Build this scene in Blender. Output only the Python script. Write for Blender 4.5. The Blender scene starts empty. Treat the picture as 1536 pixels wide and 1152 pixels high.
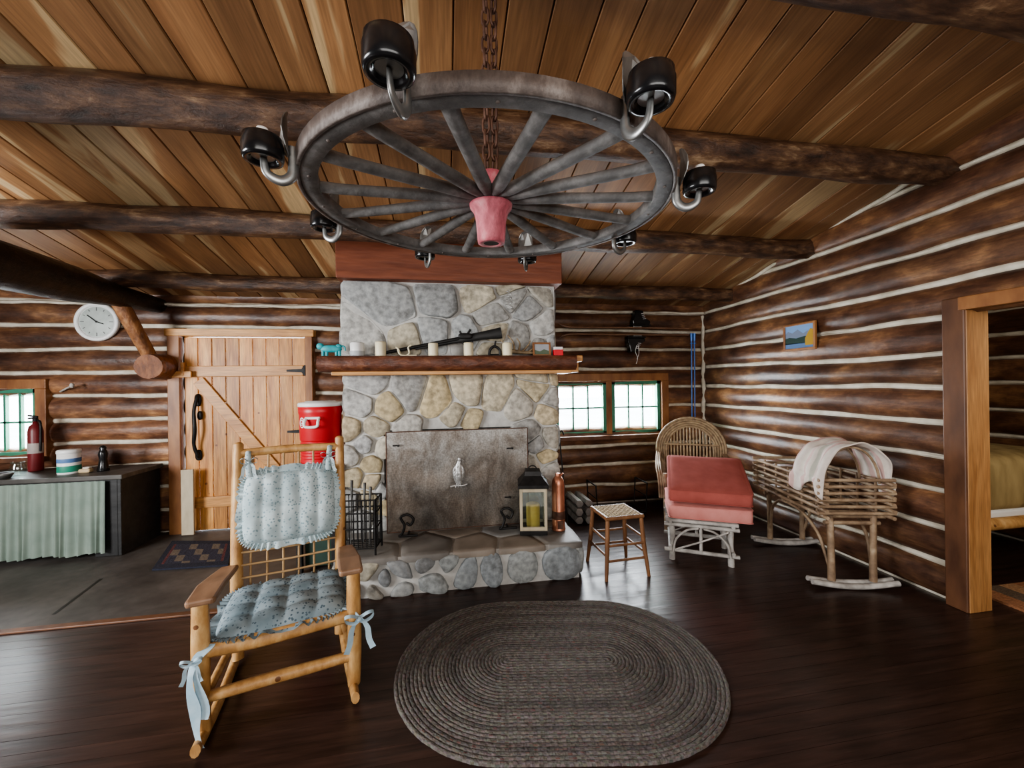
import bpy, math, random
from mathutils import Vector, Matrix, noise
random.seed(7)
S=bpy.context.scene; COL=S.collection
R=math.radians; PI=math.pi
PSI=R(9.5); ROLL=.014; F=590.0; EYE=Vector((0,0,1.6))
D=4.95; XR=3.54
# ---------------------------------------------------------------- camera
cd=bpy.data.cameras.new('camera'); cam=bpy.data.objects.new('camera',cd); COL.objects.link(cam)
cd.sensor_width=36; cd.lens=36*F/1536; cd.clip_start=.02
cam.location=EYE
cam.matrix_world=Matrix.Translation(EYE)@Matrix.Rotation(-PSI,4,'Z')@Matrix.Rotation(PI/2,4,'X')@Matrix.Rotation(-ROLL,4,'Z')
S.camera=cam
def ray(px,py):
    u=px-768; v=py-576; uu=(u-ROLL*v)/F; vv=(v+ROLL*u)/F
    s,c=math.sin(PSI),math.cos(PSI)
    return Vector((s+c*uu,c-s*uu,-vv))
def onY(px,py,Y): r=ray(px,py); return EYE+r*(Y/r.y)
def onX(px,py,X): r=ray(px,py); return EYE+r*(X/r.x)
def onZ(px,py,Z): r=ray(px,py); return EYE+r*((Z-1.6)/r.z)
# ---------------------------------------------------------------- mesh builder
def spow(x,e): return math.copysign(abs(x)**e,x)
def cat(pts,k=6):
    pts=[Vector(p) for p in pts]; out=[]
    P=[pts[0]*2-pts[1]]+pts+[pts[-1]*2-pts[-2]]
    for i in range(1,len(P)-2):
        a,b,c,d=P[i-1:i+3]
        for j in range(k):
            t=j/k
            out.append(.5*((2*b)+(c-a)*t+(2*a-5*b+4*c-d)*t*t+(3*b-a-3*c+d)*t**3))
    out.append(pts[-1]); return out
def lerpr(rs,n):
    if not isinstance(rs,(list,tuple)): return [rs]*n
    o=[]
    for i in range(n):
        t=i/(n-1)*(len(rs)-1); k=min(int(t),len(rs)-2); o.append(rs[k]+(rs[k+1]-rs[k])*(t-k))
    return o
class MB:
    def __init__(s,M=None): s.v=[];s.f=[];s.c=[];s.m=[];s.sm=[];s.col=(1,1,1);s.mi=0;s.M=M or Matrix()
    def add(s,vs,fs,smooth=False,M=None,cols=None):
        b=len(s.v); T=s.M@M if M is not None else s.M
        s.v+=[T@Vector(p) for p in vs]
        for i,f in enumerate(fs):
            s.f.append(tuple(k+b for k in f)); s.c.append(cols[i] if cols else s.col); s.m.append(s.mi); s.sm.append(smooth)
    def box(s,c,d,M=None):
        x,y,z=d[0]/2,d[1]/2,d[2]/2
        vs=[(c[0]+a*x,c[1]+b*y,c[2]+e*z) for a in(-1,1) for b in(-1,1) for e in(-1,1)]
        s.add(vs,[(0,1,3,2),(4,6,7,5),(0,4,5,1),(2,3,7,6),(0,2,6,4),(1,5,7,3)],False,M)
    def box2(s,a,b,M=None):
        s.box([(a[i]+b[i])/2 for i in range(3)],[abs(a[i]-b[i]) for i in range(3)],M)
    def tube(s,pts,r,n=8,cap=True,wob=0,flat=(1,1),M=None,up=None):
        pts=[Vector(p) for p in pts]; N=len(pts); rr=lerpr(r,N)
        T=[(pts[min(i+1,N-1)]-pts[max(i-1,0)]).normalized() for i in range(N)]
        u=Vector(up) if up else (Vector((0,0,1)) if abs(T[0].z)<.9 else Vector((1,0,0)))
        a=(u-T[0]*u.dot(T[0])).normalized(); vs=[]; fs=[]; sd=random.random()*50
        for i in range(N):
            a=(a-T[i]*a.dot(T[i])).normalized(); b=T[i].cross(a)
            for k in range(n):
                t=2*PI*k/n; q=rr[i]
                if wob: q*=1+wob*noise.noise(Vector((pts[i].length*3+sd,math.cos(t)*1.2,math.sin(t)*1.2+sd)))
                vs.append(pts[i]+(a*math.cos(t)*flat[0]+b*math.sin(t)*flat[1])*q)
        for i in range(N-1):
            for k in range(n):
                k2=(k+1)%n; fs.append((i*n+k,i*n+k2,(i+1)*n+k2,(i+1)*n+k))
        s.add(vs,fs,True,M)
        if cap: s.add(vs[:n],[tuple(range(n))[::-1]],False,M); s.add(vs[-n:],[tuple(range(n))],False,M)
    def lathe(s,prof,n=20,M=None,closed=False):
        m=len(prof); vs=[(r*math.cos(2*PI*k/n),r*math.sin(2*PI*k/n),z) for r,z in prof for k in range(n)]
        fs=[]
        for i in range(m if closed else m-1):
            j=(i+1)%m
            for k in range(n):
                k2=(k+1)%n; fs.append((i*n+k,i*n+k2,j*n+k2,j*n+k))
        s.add(vs,fs,True,M)
        if not closed:
            if prof[0][0]>1e-4: s.add(vs[:n],[tuple(range(n))[::-1]],False,M)
            if prof[-1][0]>1e-4: s.add(vs[-n:],[tuple(range(n))],False,M)
    def prism(s,poly,d,M=None):
        n=len(poly); vs=[(x,y,0) for x,y in poly]+[(x,y,d) for x,y in poly]
        fs=[tuple(range(n))[::-1],tuple(range(n,2*n))]+[(i,(i+1)%n,n+(i+1)%n,n+i) for i in range(n)]
        s.add(vs,fs,False,M)
    def sell(s,c,d,e1=.3,e2=.3,M=None,nu=28,nv=14):
        vs=[];fs=[]
        for j in range(nv+1):
            f=-PI/2+PI*j/nv; cf,sf=spow(math.cos(f),e1),spow(math.sin(f),e1)
            for i in range(nu):
                t=2*PI*i/nu
                vs.append((c[0]+d[0]/2*cf*spow(math.cos(t),e2),c[1]+d[1]/2*cf*spow(math.sin(t),e2),c[2]+d[2]/2*sf))
        for j in range(nv):
            for i in range(nu):
                i2=(i+1)%nu; fs.append((j*nu+i,j*nu+i2,(j+1)*nu+i2,(j+1)*nu+i))
        s.add(vs,fs,True,M)
    def strip(s,pa,pb,M=None,cols=None):
        n=len(pa); s.add(list(pa)+list(pb),[(i,i+1,n+i+1,n+i) for i in range(n-1)],True,M,cols)
    def build(s,name,mats,parent=None,world=False,at=None,rz=0,rot=None,bevel=0,solid=0,sub=0):
        me=bpy.data.meshes.new(name)
        vs=s.v
        if world and parent is not None:
            I=(Matrix.Translation(parent.location)@parent.rotation_euler.to_matrix().to_4x4()).inverted(); vs=[I@p for p in vs]
        elif world and at is not None:
            vs=[p-Vector(at) for p in vs]
        me.from_pydata([tuple(p) for p in vs],[],s.f)
        if not isinstance(mats,(list,tuple)): mats=[mats]
        for m in mats: me.materials.append(m)
        me.polygons.foreach_set('material_index',s.m); me.polygons.foreach_set('use_smooth',s.sm)
        ca=me.color_attributes.new('Col','FLOAT_COLOR','CORNER'); d=[]
        for p in me.polygons:
            c=s.c[p.index]
            for _ in range(p.loop_total): d+=[c[0],c[1],c[2],1]
        ca.data.foreach_set('color',d); me.update()
        o=bpy.data.objects.new(name,me); COL.objects.link(o)
        if parent is not None: o.parent=parent
        if at is not None: o.location=at
        if rot: o.rotation_euler=rot
        elif rz: o.rotation_euler=(0,0,rz)
        if solid: q=o.modifiers.new('solid','SOLIDIFY'); q.thickness=solid; q.offset=0
        if bevel: q=o.modifiers.new('bevel','BEVEL'); q.width=bevel; q.segments=2; q.limit_method='ANGLE'; q.angle_limit=R(40)
        return o
def tag(o,label=None,cat_=None,group=None,kind=None):
    if label: o['label']=label
    if cat_: o['category']=cat_
    if group: o['group']=group
    if kind: o['kind']=kind
    return o
def thing(name,label,cat_,loc=(0,0,0),rz=0,group=None,rot=None,kind=None):
    o=bpy.data.objects.new(name,None); COL.objects.link(o); o.empty_display_size=.1
    o.location=loc; o.rotation_euler=rot if rot else (0,0,rz)
    return tag(o,label,cat_,group,kind)
def W(o,p): return Matrix.Translation(o.location)@o.rotation_euler.to_matrix().to_4x4()@Vector(p)
# ---------------------------------------------------------------- materials
def mk(name,stops,scale=4,stretch=(1,1,1),rough=.6,bump=0,metal=0,detail=5,dist=0,grain=None,spec=.5,vor=None,shift=0,nrough=.5):
    m=bpy.data.materials.new(name); m.use_nodes=True; nt=m.node_tree; N=nt.nodes; L=nt.links
    b=N['Principled BSDF']; b.inputs['Roughness'].default_value=rough; b.inputs['Metallic'].default_value=metal
    b.inputs['Specular IOR Level'].default_value=spec
    at=N.new('ShaderNodeAttribute'); at.attribute_name='Col'
    tc=N.new('ShaderNodeTexCoord'); src=tc.outputs['Object']
    if shift:
        vm=N.new('ShaderNodeVectorMath'); vm.operation='MULTIPLY_ADD'; vm.inputs[1].default_value=(shift,shift*1.7,shift*1.3)
        L.new(at.outputs['Color'],vm.inputs[0]); L.new(src,vm.inputs[2]); src=vm.outputs[0]
    mp=N.new('ShaderNodeMapping'); mp.inputs['Scale'].default_value=stretch
    L.new(src,mp.inputs['Vector'])
    nz=N.new('ShaderNodeTexNoise'); nz.inputs['Scale'].default_value=scale; nz.inputs['Detail'].default_value=detail; nz.inputs['Distortion'].default_value=dist; nz.inputs['Roughness'].default_value=nrough
    L.new(mp.outputs[0],nz.inputs['Vector'])
    cr=N.new('ShaderNodeValToRGB'); e=cr.color_ramp.elements
    if isinstance(stops[0],(int,float)): stops=[(.5,stops)]
    while len(e)<len(stops): e.new(.5)
    if len(stops)==1: stops=[(0,stops[0][1]),(1,stops[0][1])]
    for i,(p,c) in enumerate(stops): e[i].position=p
    for i,(p,c) in enumerate(stops): e[i].color=(*c,1)
    L.new(nz.outputs['Fac'],cr.inputs['Fac']); out=cr.outputs['Color']
    if grain:
        gs,gst,am=grain; mp2=N.new('ShaderNodeMapping'); mp2.inputs['Scale'].default_value=gst; L.new(src,mp2.inputs['Vector'])
        g=N.new('ShaderNodeTexNoise'); g.inputs['Scale'].default_value=gs; g.inputs['Detail'].default_value=3; L.new(mp2.outputs[0],g.inputs['Vector'])
        mr=N.new('ShaderNodeMapRange'); mr.inputs['From Min'].default_value=.3; mr.inputs['From Max'].default_value=.7; mr.inputs['To Min'].default_value=1-am; mr.inputs['To Max'].default_value=1+am*.6
        L.new(g.outputs['Fac'],mr.inputs['Value'])
        x=N.new('ShaderNodeMix'); x.data_type='RGBA'; x.blend_type='MULTIPLY'; x.inputs['Factor'].default_value=1
        L.new(out,x.inputs['A']); L.new(mr.outputs[0],x.inputs['B']); out=x.outputs['Result']
    if vor:
        vs,vc,th=vor; vo=N.new('ShaderNodeTexVoronoi'); vo.inputs['Scale'].default_value=vs; L.new(tc.outputs['Object'],vo.inputs['Vector'])
        lt=N.new('ShaderNodeMath'); lt.operation='LESS_THAN'; lt.inputs[1].default_value=th; L.new(vo.outputs['Distance'],lt.inputs[0])
        x=N.new('ShaderNodeMix'); x.data_type='RGBA'; L.new(lt.outputs[0],x.inputs['Factor']); L.new(out,x.inputs['A']); x.inputs['B'].default_value=(*vc,1); out=x.outputs['Result']
    x=N.new('ShaderNodeMix'); x.data_type='RGBA'; x.blend_type='MULTIPLY'; x.inputs['Factor'].default_value=1
    L.new(out,x.inputs['A']); L.new(at.outputs['Color'],x.inputs['B']); L.new(x.outputs['Result'],b.inputs['Base Color'])
    if bump:
        bp=N.new('ShaderNodeBump'); bp.inputs['Strength'].default_value=bump; bp.inputs['Distance'].default_value=.02
        L.new(nz.outputs['Fac'],bp.inputs['Height']); L.new(bp.outputs[0],b.inputs['Normal'])
    return m
def glassmat(name,tint=(1,1,1),fac=.08):
    m=bpy.data.materials.new(name); m.use_nodes=True; nt=m.node_tree; N=nt.nodes; L=nt.links
    N.remove(N['Principled BSDF']); t=N.new('ShaderNodeBsdfTransparent'); t.inputs[0].default_value=(*tint,1)
    g=N.new('ShaderNodeBsdfGlossy'); g.inputs['Roughness'].default_value=.05; mx=N.new('ShaderNodeMixShader'); mx.inputs[0].default_value=fac
    L.new(t.outputs[0],mx.inputs[1]); L.new(g.outputs[0],mx.inputs[2]); L.new(mx.outputs[0],N['Material Output'].inputs[0]); return m
LOGST=[(.30,(.038,.018,.012)),(.44,(.096,.044,.026)),(.56,(.180,.088,.046)),(.69,(.36,.19,.09))]
M_logx=mk('varnished log along back wall',LOGST,3.2,(.8,1,1.6),.38,.5,detail=10,dist=.15,grain=(10,(1,2.5,9),.25),shift=9,nrough=.64)
M_logy=mk('varnished log along side wall',LOGST,3.2,(1,.8,1.6),.38,.5,detail=10,dist=.15,grain=(10,(2.5,1,9),.25),shift=9,nrough=.64)
M_chink=mk('pale chinking mortar',[(.3,(.50,.45,.35)),(.7,(.76,.71,.60))],9,rough=.9,bump=.4)
M_bark=mk('mottled peeled bark log',[(.35,(.022,.012,.008)),(.48,(.068,.033,.019)),(.58,(.142,.075,.040)),(.69,(.33,.22,.13))],8,(.5,1.6,1.6),.34,.9,detail=10,dist=.2,nrough=.7)
M_ceil=mk('ceiling boards',[(.28,(.185,.085,.037)),(.5,(.285,.142,.063)),(.61,(.36,.19,.086)),(.645,(.53,.37,.20))],1.1,(3.6,.35,1),.5,.1,detail=5,dist=.8,grain=(7,(14,.7,1),.22),shift=11)
M_floor=mk('dark stained floor boards',[(.3,(.024,.013,.010)),(.7,(.055,.028,.021))],3,(1,8,1),.30,.10,detail=7,grain=(6,(.7,12,1),.25))
M_flag=mk('worn grey stone floor',[(.3,(.052,.046,.041)),(.7,(.110,.098,.087))],2.2,rough=.5,bump=.15,detail=10,grain=(14,(1,1,1),.2))
M_mortar=mk('grey mortar',[(.3,(.42,.41,.39)),(.7,(.57,.56,.53))],14,rough=.9,bump=.5)
M_stone=mk('field stone',[(.25,(.52,.50,.47)),(.5,(1,.985,.95)),(.75,(1.2,1.17,1.1))],5.5,rough=.8,bump=.65,detail=11,grain=(22,(1,1,1),.32),nrough=.68)
M_redwood=mk('red stained board',[(.3,(.15,.042,.021)),(.7,(.26,.082,.040))],3,(1,6,8),.45,.15,detail=6)
M_mantel=mk('dark mantel slab',[(.3,(.05,.020,.013)),(.55,(.14,.048,.025)),(.70,(.27,.115,.055))],7,(1.2,3,3),.4,.7,detail=9,dist=.3,nrough=.66)
M_pine=mk('orange pine',[(.3,(.40,.165,.048)),(.55,(.60,.295,.095)),(.75,(.73,.425,.165))],2.5,(4,4,.6),.45,.15,detail=7,dist=1,grain=(8,(12,12,.8),.32),vor=(4.5,(.20,.07,.018),.065),shift=5)
M_pineh=mk('orange pine crosswise',[(.3,(.44,.195,.058)),(.7,(.65,.345,.125))],2.5,(.6,4,4),.45,.1,detail=6,dist=1,grain=(8,(.8,12,12),.28))
M_lining=mk('pine jamb',[(.3,(.30,.135,.046)),(.7,(.48,.25,.097))],2.5,(4,4,.6),.45,.15,detail=7,dist=1,grain=(8,(12,12,.8),.25))
M_casing=mk('dark brown casing',[(.3,(.080,.034,.018)),(.7,(.18,.080,.038))],3,(3,3,1),.45,.15,detail=6)
M_trim=mk('brown window trim',[(.3,(.18,.068,.025)),(.7,(.38,.175,.065))],3,(3,3,1),.45,.15,detail=6)
M_peel=mk('peeled honey pine pole',[(.32,(.34,.165,.055)),(.52,(.53,.295,.11)),(.70,(.67,.435,.20))],7,(2,2,.8),.45,.4,detail=9,vor=(9,(.17,.07,.025),.11),nrough=.62)
M_brace=mk('rough orange brace log',[(.32,(.10,.040,.018)),(.5,(.25,.107,.042)),(.68,(.42,.21,.09))],8,(2,2,.8),.5,.8,detail=9,nrough=.66)
M_arm=mk('brown arm wood',[(.3,(.20,.11,.062)),(.7,(.34,.20,.12))],5,(3,1,1),.5,.1)
M_cane=mk('thin tan cane',[(.3,(.36,.22,.10)),(.7,(.52,.35,.18))],12,rough=.5)
M_blue=mk('pale blue floral cotton',[(.35,(.37,.465,.49)),(.6,(.52,.61,.625))],7,rough=.9,bump=.25,vor=(56,(.22,.31,.34),.30))
M_blue2=mk('blue grey floral cotton',[(.35,(.165,.225,.255)),(.6,(.285,.35,.38))],7,rough=.9,bump=.25,vor=(56,(.08,.12,.15),.30))
M_ribbon=mk('blue cotton ribbon',[(.3,(.31,.46,.555)),(.7,(.48,.62,.70))],20,rough=.9)
M_grey=mk('weathered grey wheel wood',[(.3,(.080,.078,.076)),(.52,(.165,.160,.155)),(.72,(.30,.29,.28))],10,(1,1,1),.7,.5,detail=9,nrough=.65)
M_iron=mk('weathered iron tyre',[(.32,(.055,.042,.037)),(.50,(.115,.090,.078)),(.66,(.25,.215,.195))],12,(1,1,.6),.6,.4,metal=.15,detail=9,nrough=.68)
M_rust=mk('rust brown chain',[(.3,(.05,.022,.015)),(.7,(.15,.075,.048))],20,rough=.6,metal=.4)
M_pink=mk('faded pink paint',[(.32,(.30,.07,.085)),(.5,(.55,.145,.18)),(.68,(.64,.33,.33))],16,(1,1,.5),.6,.4,detail=9,nrough=.66)
M_black=mk('gloss black enamel',(.009,.009,.010),rough=.22)
M_blackm=mk('matt black iron',[(.3,(.012,.011,.011)),(.7,(.03,.028,.027))],18,rough=.5,metal=.5)
M_steel=mk('dull galvanised steel',[(.3,(.16,.16,.155)),(.7,(.34,.34,.33))],14,rough=.38,metal=.8)
M_silver=mk('silver casting',[(.3,(.42,.42,.41)),(.7,(.72,.72,.71))],30,rough=.35,metal=.6,bump=.4)
M_white=mk('white plastic',(.8,.8,.78),rough=.4)
M_red=mk('red plastic',[(.3,(.52,.014,.022)),(.7,(.63,.022,.03))],3,rough=.38)
M_dred=mk('dark red enamel',[(.3,(.13,.012,.014)),(.7,(.20,.022,.024))],3,rough=.4)
M_sheet=mk('stained steel sheet',[(.32,(.145,.108,.082)),(.46,(.29,.255,.22)),(.6,(.44,.42,.39)),(.72,(.57,.56,.535))],3.4,(1.6,1,.9),.5,.15,metal=.2,detail=10,dist=.6,grain=(70,(1,1,1),.35),nrough=.68)
M_slate=mk('slate hearth top',[(.3,(.13,.118,.105)),(.7,(.27,.25,.225))],3.5,rough=.55,bump=.4,detail=8)
M_wax=mk('cream wax',[(.3,(.74,.66,.45)),(.7,(.82,.75,.56))],6,rough=.5)
M_pale=mk('pale bare board',[(.3,(.42,.35,.24)),(.7,(.54,.46,.33))],6,(3,3,1),.6)
M_ywax=mk('yellow wax',[(.3,(.75,.48,.09)),(.7,(.85,.62,.16))],6,rough=.5)
M_teal=mk('turquoise painted wood',[(.3,(.02,.26,.30)),(.7,(.05,.42,.46))],20,rough=.5)
M_copper=mk('copper',[(.3,(.42,.16,.09)),(.7,(.60,.27,.17))],8,rough=.38,metal=.7)
M_redcush=mk('brick red canvas',[(.3,(.30,.070,.054)),(.7,(.39,.10,.080))],8,rough=.9,bump=.15)
M_pinkcush=mk('faded salmon canvas',[(.3,(.52,.19,.165)),(.7,(.63,.27,.235))],8,rough=.9,bump=.15)
M_twig=mk('brown willow twig',[(.3,(.15,.095,.058)),(.52,(.30,.205,.128)),(.72,(.50,.385,.26))],9,rough=.6,bump=.3,detail=7,nrough=.6)
M_wicker=mk('tan wicker',[(.3,(.18,.12,.068)),(.7,(.39,.29,.17))],24,rough=.6,bump=.3)
M_wtwig=mk('weathered grey twig',[(.3,(.24,.22,.20)),(.7,(.55,.52,.48))],14,rough=.75,bump=.4,detail=7)
M_stool=mk('brown turned wood',[(.3,(.12,.052,.024)),(.7,(.26,.125,.057))],6,(2,2,.6),.38,.1)
M_ski=mk('brown ski wood',[(.3,(.16,.085,.05)),(.7,(.30,.17,.105))],6,(.5,3,3),.3)
M_rush=mk('woven rush',[(.3,(.34,.26,.16)),(.7,(.58,.48,.34))],40,rough=.8,bump=.5)
M_green=mk('green sash paint',[(.3,(.035,.19,.115)),(.7,(.065,.28,.18))],8,rough=.5)
M_curt=mk('sage green cotton',[(.3,(.17,.22,.185)),(.7,(.23,.28,.235))],6,rough=.95)
M_dark=mk('charcoal painted wood',[(.3,(.011,.011,.011)),(.7,(.028,.027,.026))],5,(1,3,3),.55,.2)
M_ctop=mk('grey worn worktop',[(.3,(.04,.037,.034)),(.7,(.10,.093,.083))],5,(1,4,1),.45,.2)
M_rug=mk('braided wool',[(.3,(.75,.75,.75)),(.7,(1.15,1.15,1.15))],45,rough=.95,bump=.7,detail=3)
M_mat=mk('woven mat',[(.3,(.7,.7,.7)),(.7,(1.2,1.2,1.2))],60,rough=.95,bump=.4)
M_wool=mk('soft wool',[(.3,(.88,.88,.88)),(.7,(1.08,1.08,1.08))],14,rough=.95)
M_tint=mk('matt paint',[(.3,(.85,.85,.85)),(.7,(1.1,1.1,1.1))],12,rough=.55)
M_gloss=mk('gloss paint',(1,1,1),rough=.25)
M_quilt=mk('gold brown quilt',[(.3,(.20,.135,.05)),(.7,(.42,.31,.14))],7,(1,1,.3),.9,.4)
M_snow=mk('pale outdoor ground',[(.3,(.72,.76,.76)),(.7,(.88,.9,.92))],.6,rough=1)
M_glass=glassmat('window glass',fac=.04); M_jar=glassmat('jar glass',(.9,.95,.93),.15)
# ---------------------------------------------------------------- setting: log walls
PITCH=.255
def log_rows(mb,axis,plane,sgn,a,b,rows,openings,seed=0,ztop=99,step=.12):
    """half-round logs with mortar between; axis 'x' or 'y'; sgn = side of the room; openings (a,b,z0,z1)"""
    r=.155; hz=PITCH/2-.012; base=math.sqrt(r*r-hz*hz)
    def P(t,off,z): return (t,plane+sgn*off,z) if axis=='x' else (plane+sgn*off,t,z)
    def jit(i,t): return .032*noise.noise(Vector((t*.55,i*5.17,seed+9)))+.014*noise.noise(Vector((t*2.3,i*4.1,seed+5)))
    for i in range(rows):
        rnd=random.Random(seed*100+i); br=.78+rnd.random()*.62; wm=.97+rnd.random()*.08
        for part in ('log','chink'):
            z0,z1=(PITCH*i,PITCH*(i+1)) if part=='log' else (PITCH*(i+1)-.03,PITCH*(i+1)+.03)
            segs=[(a,b)]
            for (oa,ob,oz0,oz1) in openings:
                if min(z1,oz1)-max(z0,oz0)>(.10 if part=='log' else .01):
                    n=[]
                    for (p,q) in segs:
                        if ob<=p or oa>=q: n.append((p,q)); continue
                        if oa>p: n.append((p,oa))
                        if ob<q: n.append((ob,q))
                    segs=n
            for p,q in segs:
                N=max(2,int((q-p)/step)); vs=[]; K=12 if part=='log' else 5
                for j in range(N+1):
                    t=p+(q-p)*j/N
                    if part=='log':
                        w=1+.22*noise.noise(Vector((t*.8,i*7.3+seed,0)))+.10*noise.noise(Vector((t*3.5,i*3.1,seed)))
                        zb,zt_=PITCH*i+(jit(i-1,t) if i else 0)+.010,PITCH*(i+1)+jit(i,t)-.010
                        for k in range(K+1):
                            th=-1+2*k/K; z=hz*th; off=(math.sqrt(r*r-z*z)-base)*w*1.05+.006*noise.noise(Vector((t*5,k*.9,i*2.7)))
                            if k in(0,K): off=-.03
                            vs.append(P(t,off,(zb+zt_)/2+(zt_-zb)/2*th))
                    else:
                        dz=jit(i,t); h=.0195*(1+.7*noise.noise(Vector((t*2.0,i*2.2,seed+4)))+.4*noise.noise(Vector((t*7.0,i*2.2,seed+4))))
                        for k in range(K+1):
                            th=-1+2*k/K; vs.append(P(t,.016*math.cos(th*PI/2)-.002,PITCH*(i+1)+dz+h*th))
                fs=[]
                for j in range(N):
                    for k in range(K):
                        fs.append((j*(K+1)+k,(j+1)*(K+1)+k,(j+1)*(K+1)+k+1,j*(K+1)+k+1))
                mb.mi=0 if part=='log' else 1; mb.col=(br*wm,br,br/wm) if part=='log' else (1,1,1)
                mb.add(vs,fs,True)
                if part=='log':
                    for j in (0,N): mb.add(vs[j*(K+1):(j+1)*(K+1)],[tuple(range(K+1))])
    mb.col=(1,1,1); mb.mi=1
    cuts=sorted({a,b,*[o[0] for o in openings],*[o[1] for o in openings]}); cuts=[c for c in cuts if a<=c<=b]
    for p,q in zip(cuts,cuts[1:]):
        zs=[(0,min(rows*PITCH,ztop))]
        for (oa,ob,oz0,oz1) in openings:
            if oa<q-1e-4 and ob>p+1e-4:
                n=[]
                for (z0,z1) in zs:
                    if oz0>z0: n.append((z0,min(z1,oz0)))
                    if oz1<z1: n.append((max(z0,oz1),z1))
                zs=n
        for z0,z1 in zs:
            mb.box2(P(p,-.01,z0),P(q,-.17,z1))
WZ0,WZ1=.92,1.62
wrx0,wrx1=onY(838,600,D).x-.06,onY(988,600,D).x
wlx0,wlx1=-5.30,onY(64,620,D).x
dx0,dx1=onY(281,650,D).x,onY(464,650,D).x; DZ=onY(372,505,D).z
wb=MB(); log_rows(wb,'x',D,-1,-5.6,XR+.05,11,[(wrx0,wrx1,WZ0,WZ1),(wlx0,wlx1,WZ0,WZ1),(dx0,dx1,-.01,DZ)],1)
tag(wb.build('wall_back',[M_logx,M_chink]),kind='structure')
DY0,DY1,DTOP=.95,2.13,2.06
wr=MB(); log_rows(wr,'y',XR,-1,-3.2,D+.02,17,[(DY0-.03,DY1+.03,-.01,DTOP)],2)
tag(wr.build('wall_right',[M_logy,M_chink]),kind='structure')
wl=MB(); log_rows(wl,'y',-5.55,1,-3.2,D,17,[],3,step=.25); tag(wl.build('wall_left',[M_logy,M_chink]),kind='structure')
wf=MB(); log_rows(wf,'x',-3.15,1,-5.6,5.6,17,[],4,step=.3); tag(wf.build('wall_front',[M_logx,M_chink]),kind='structure')
def zc(Y): return 2.62+.2*(D-Y)
# ceiling boards
cb=MB(); x=-5.6; rnd=random.Random(3)
while x<7.4:
    w=.19+rnd.random()*.05; k=.76+rnd.random()*.46; g=.97+rnd.random()*.08
    cb.col=(k,k*g,k*g*g)
    y0,y1=-3.2,D+.15; zo=rnd.random()*.003; e=.0028
    A=lambda xx,y,dz:(xx,y,zc(y)+dz+zo)
    vs=[A(x+e,y0,.006),A(x+e*2.5,y0,0),A(x+w-e*2.5,y0,0),A(x+w-e,y0,.006),A(x+e,y1,.006),A(x+e*2.5,y1,0),A(x+w-e*2.5,y1,0),A(x+w-e,y1,.006),
        A(x,y0,.03),A(x+w,y0,.03),A(x,y1,.03),A(x+w,y1,.03)]
    cb.add(vs,[(0,4,5,1),(1,5,6,2),(2,6,7,3),(0,8,10,4),(3,7,11,9),(8,9,11,10)])
    x+=w
cb.col=(.05,.03,.02); cb.add([(-5.7,-3.3,zc(-3.3)+.05),(7.5,-3.3,zc(-3.3)+.05),(7.5,D+.2,zc(D+.2)+.05),(-5.7,D+.2,zc(D+.2)+.05)],[(0,1,2,3)])
tag(cb.build('ceiling',M_ceil),kind='structure')
g=MB(); g.tube([(XR-.02,y,zc(y)-.010+.008*math.sin(y*9)) for y in [D-.1*i for i in range(60)]],.018,6,wob=.5); tag(g.build('trim_1',M_chink),kind='structure')
g=MB(); g.tube([(-5.5+.15*i,D-.05,zc(D)-.09+.006*math.sin(i*1.7)) for i in range(61)],.017,6,wob=.5); tag(g.build('trim_2',M_chink),kind='structure')
g=MB(); g.tube([(XR-.05+.008*math.sin(z*14),D-.05,z) for z in [.1*i for i in range(26)]],.022,6,wob=.5); tag(g.build('trim_3',M_chink),kind='structure')
# floor
fl=MB(); y=-3.2; rnd=random.Random(5)
while y<D+.1:
    k=.9+rnd.random()*.2; fl.col=(k,k,k); e=.0006
    fl.box2((-5.6,y+e,-.03),(7.4,y+.085-e,0)); y+=.085
fl.col=(.1,.1,.1); fl.box2((-5.6,-3.2,-.08),(7.4,D+.1,-.032))
FL=tag(fl.build('floor',M_floor),kind='structure')
# voronoi stones
def vor_cells(n,x0,x1,y0,y1,seed,relax=2,asp=1.0):
    rn=random.Random(seed); pts=[(rn.uniform(x0,x1),rn.uniform(y0,y1)) for _ in range(n)]
    def cells():
        out=[]
        for i,p in enumerate(pts):
            poly=[(x0,y0),(x1,y0),(x1,y1),(x0,y1)]
            for j,q in enumerate(pts):
                if i==j: continue
                mx,my=(p[0]+q[0])/2,(p[1]+q[1])/2; nx,ny=(q[0]-p[0]),(q[1]-p[1])*asp; o=[]
                for a,b in zip(poly,poly[1:]+poly[:1]):
                    da=(a[0]-mx)*nx+(a[1]-my)*ny; db=(b[0]-mx)*nx+(b[1]-my)*ny
                    if da<=0: o.append(a)
                    if (da<0<db) or (db<0<da):
                        t=da/(da-db); o.append((a[0]+(b[0]-a[0])*t,a[1]+(b[1]-a[1])*t))
                poly=o
                if len(poly)<3: break
            out.append(poly)
        return out
    for _ in range(relax):
        c=cells(); pts=[(sum(v[0] for v in q)/len(q),sum(v[1] for v in q)/len(q)) if len(q)>2 else p for p,q in zip(pts,c)]
    return [q for q in cells() if len(q)>2]
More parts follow.
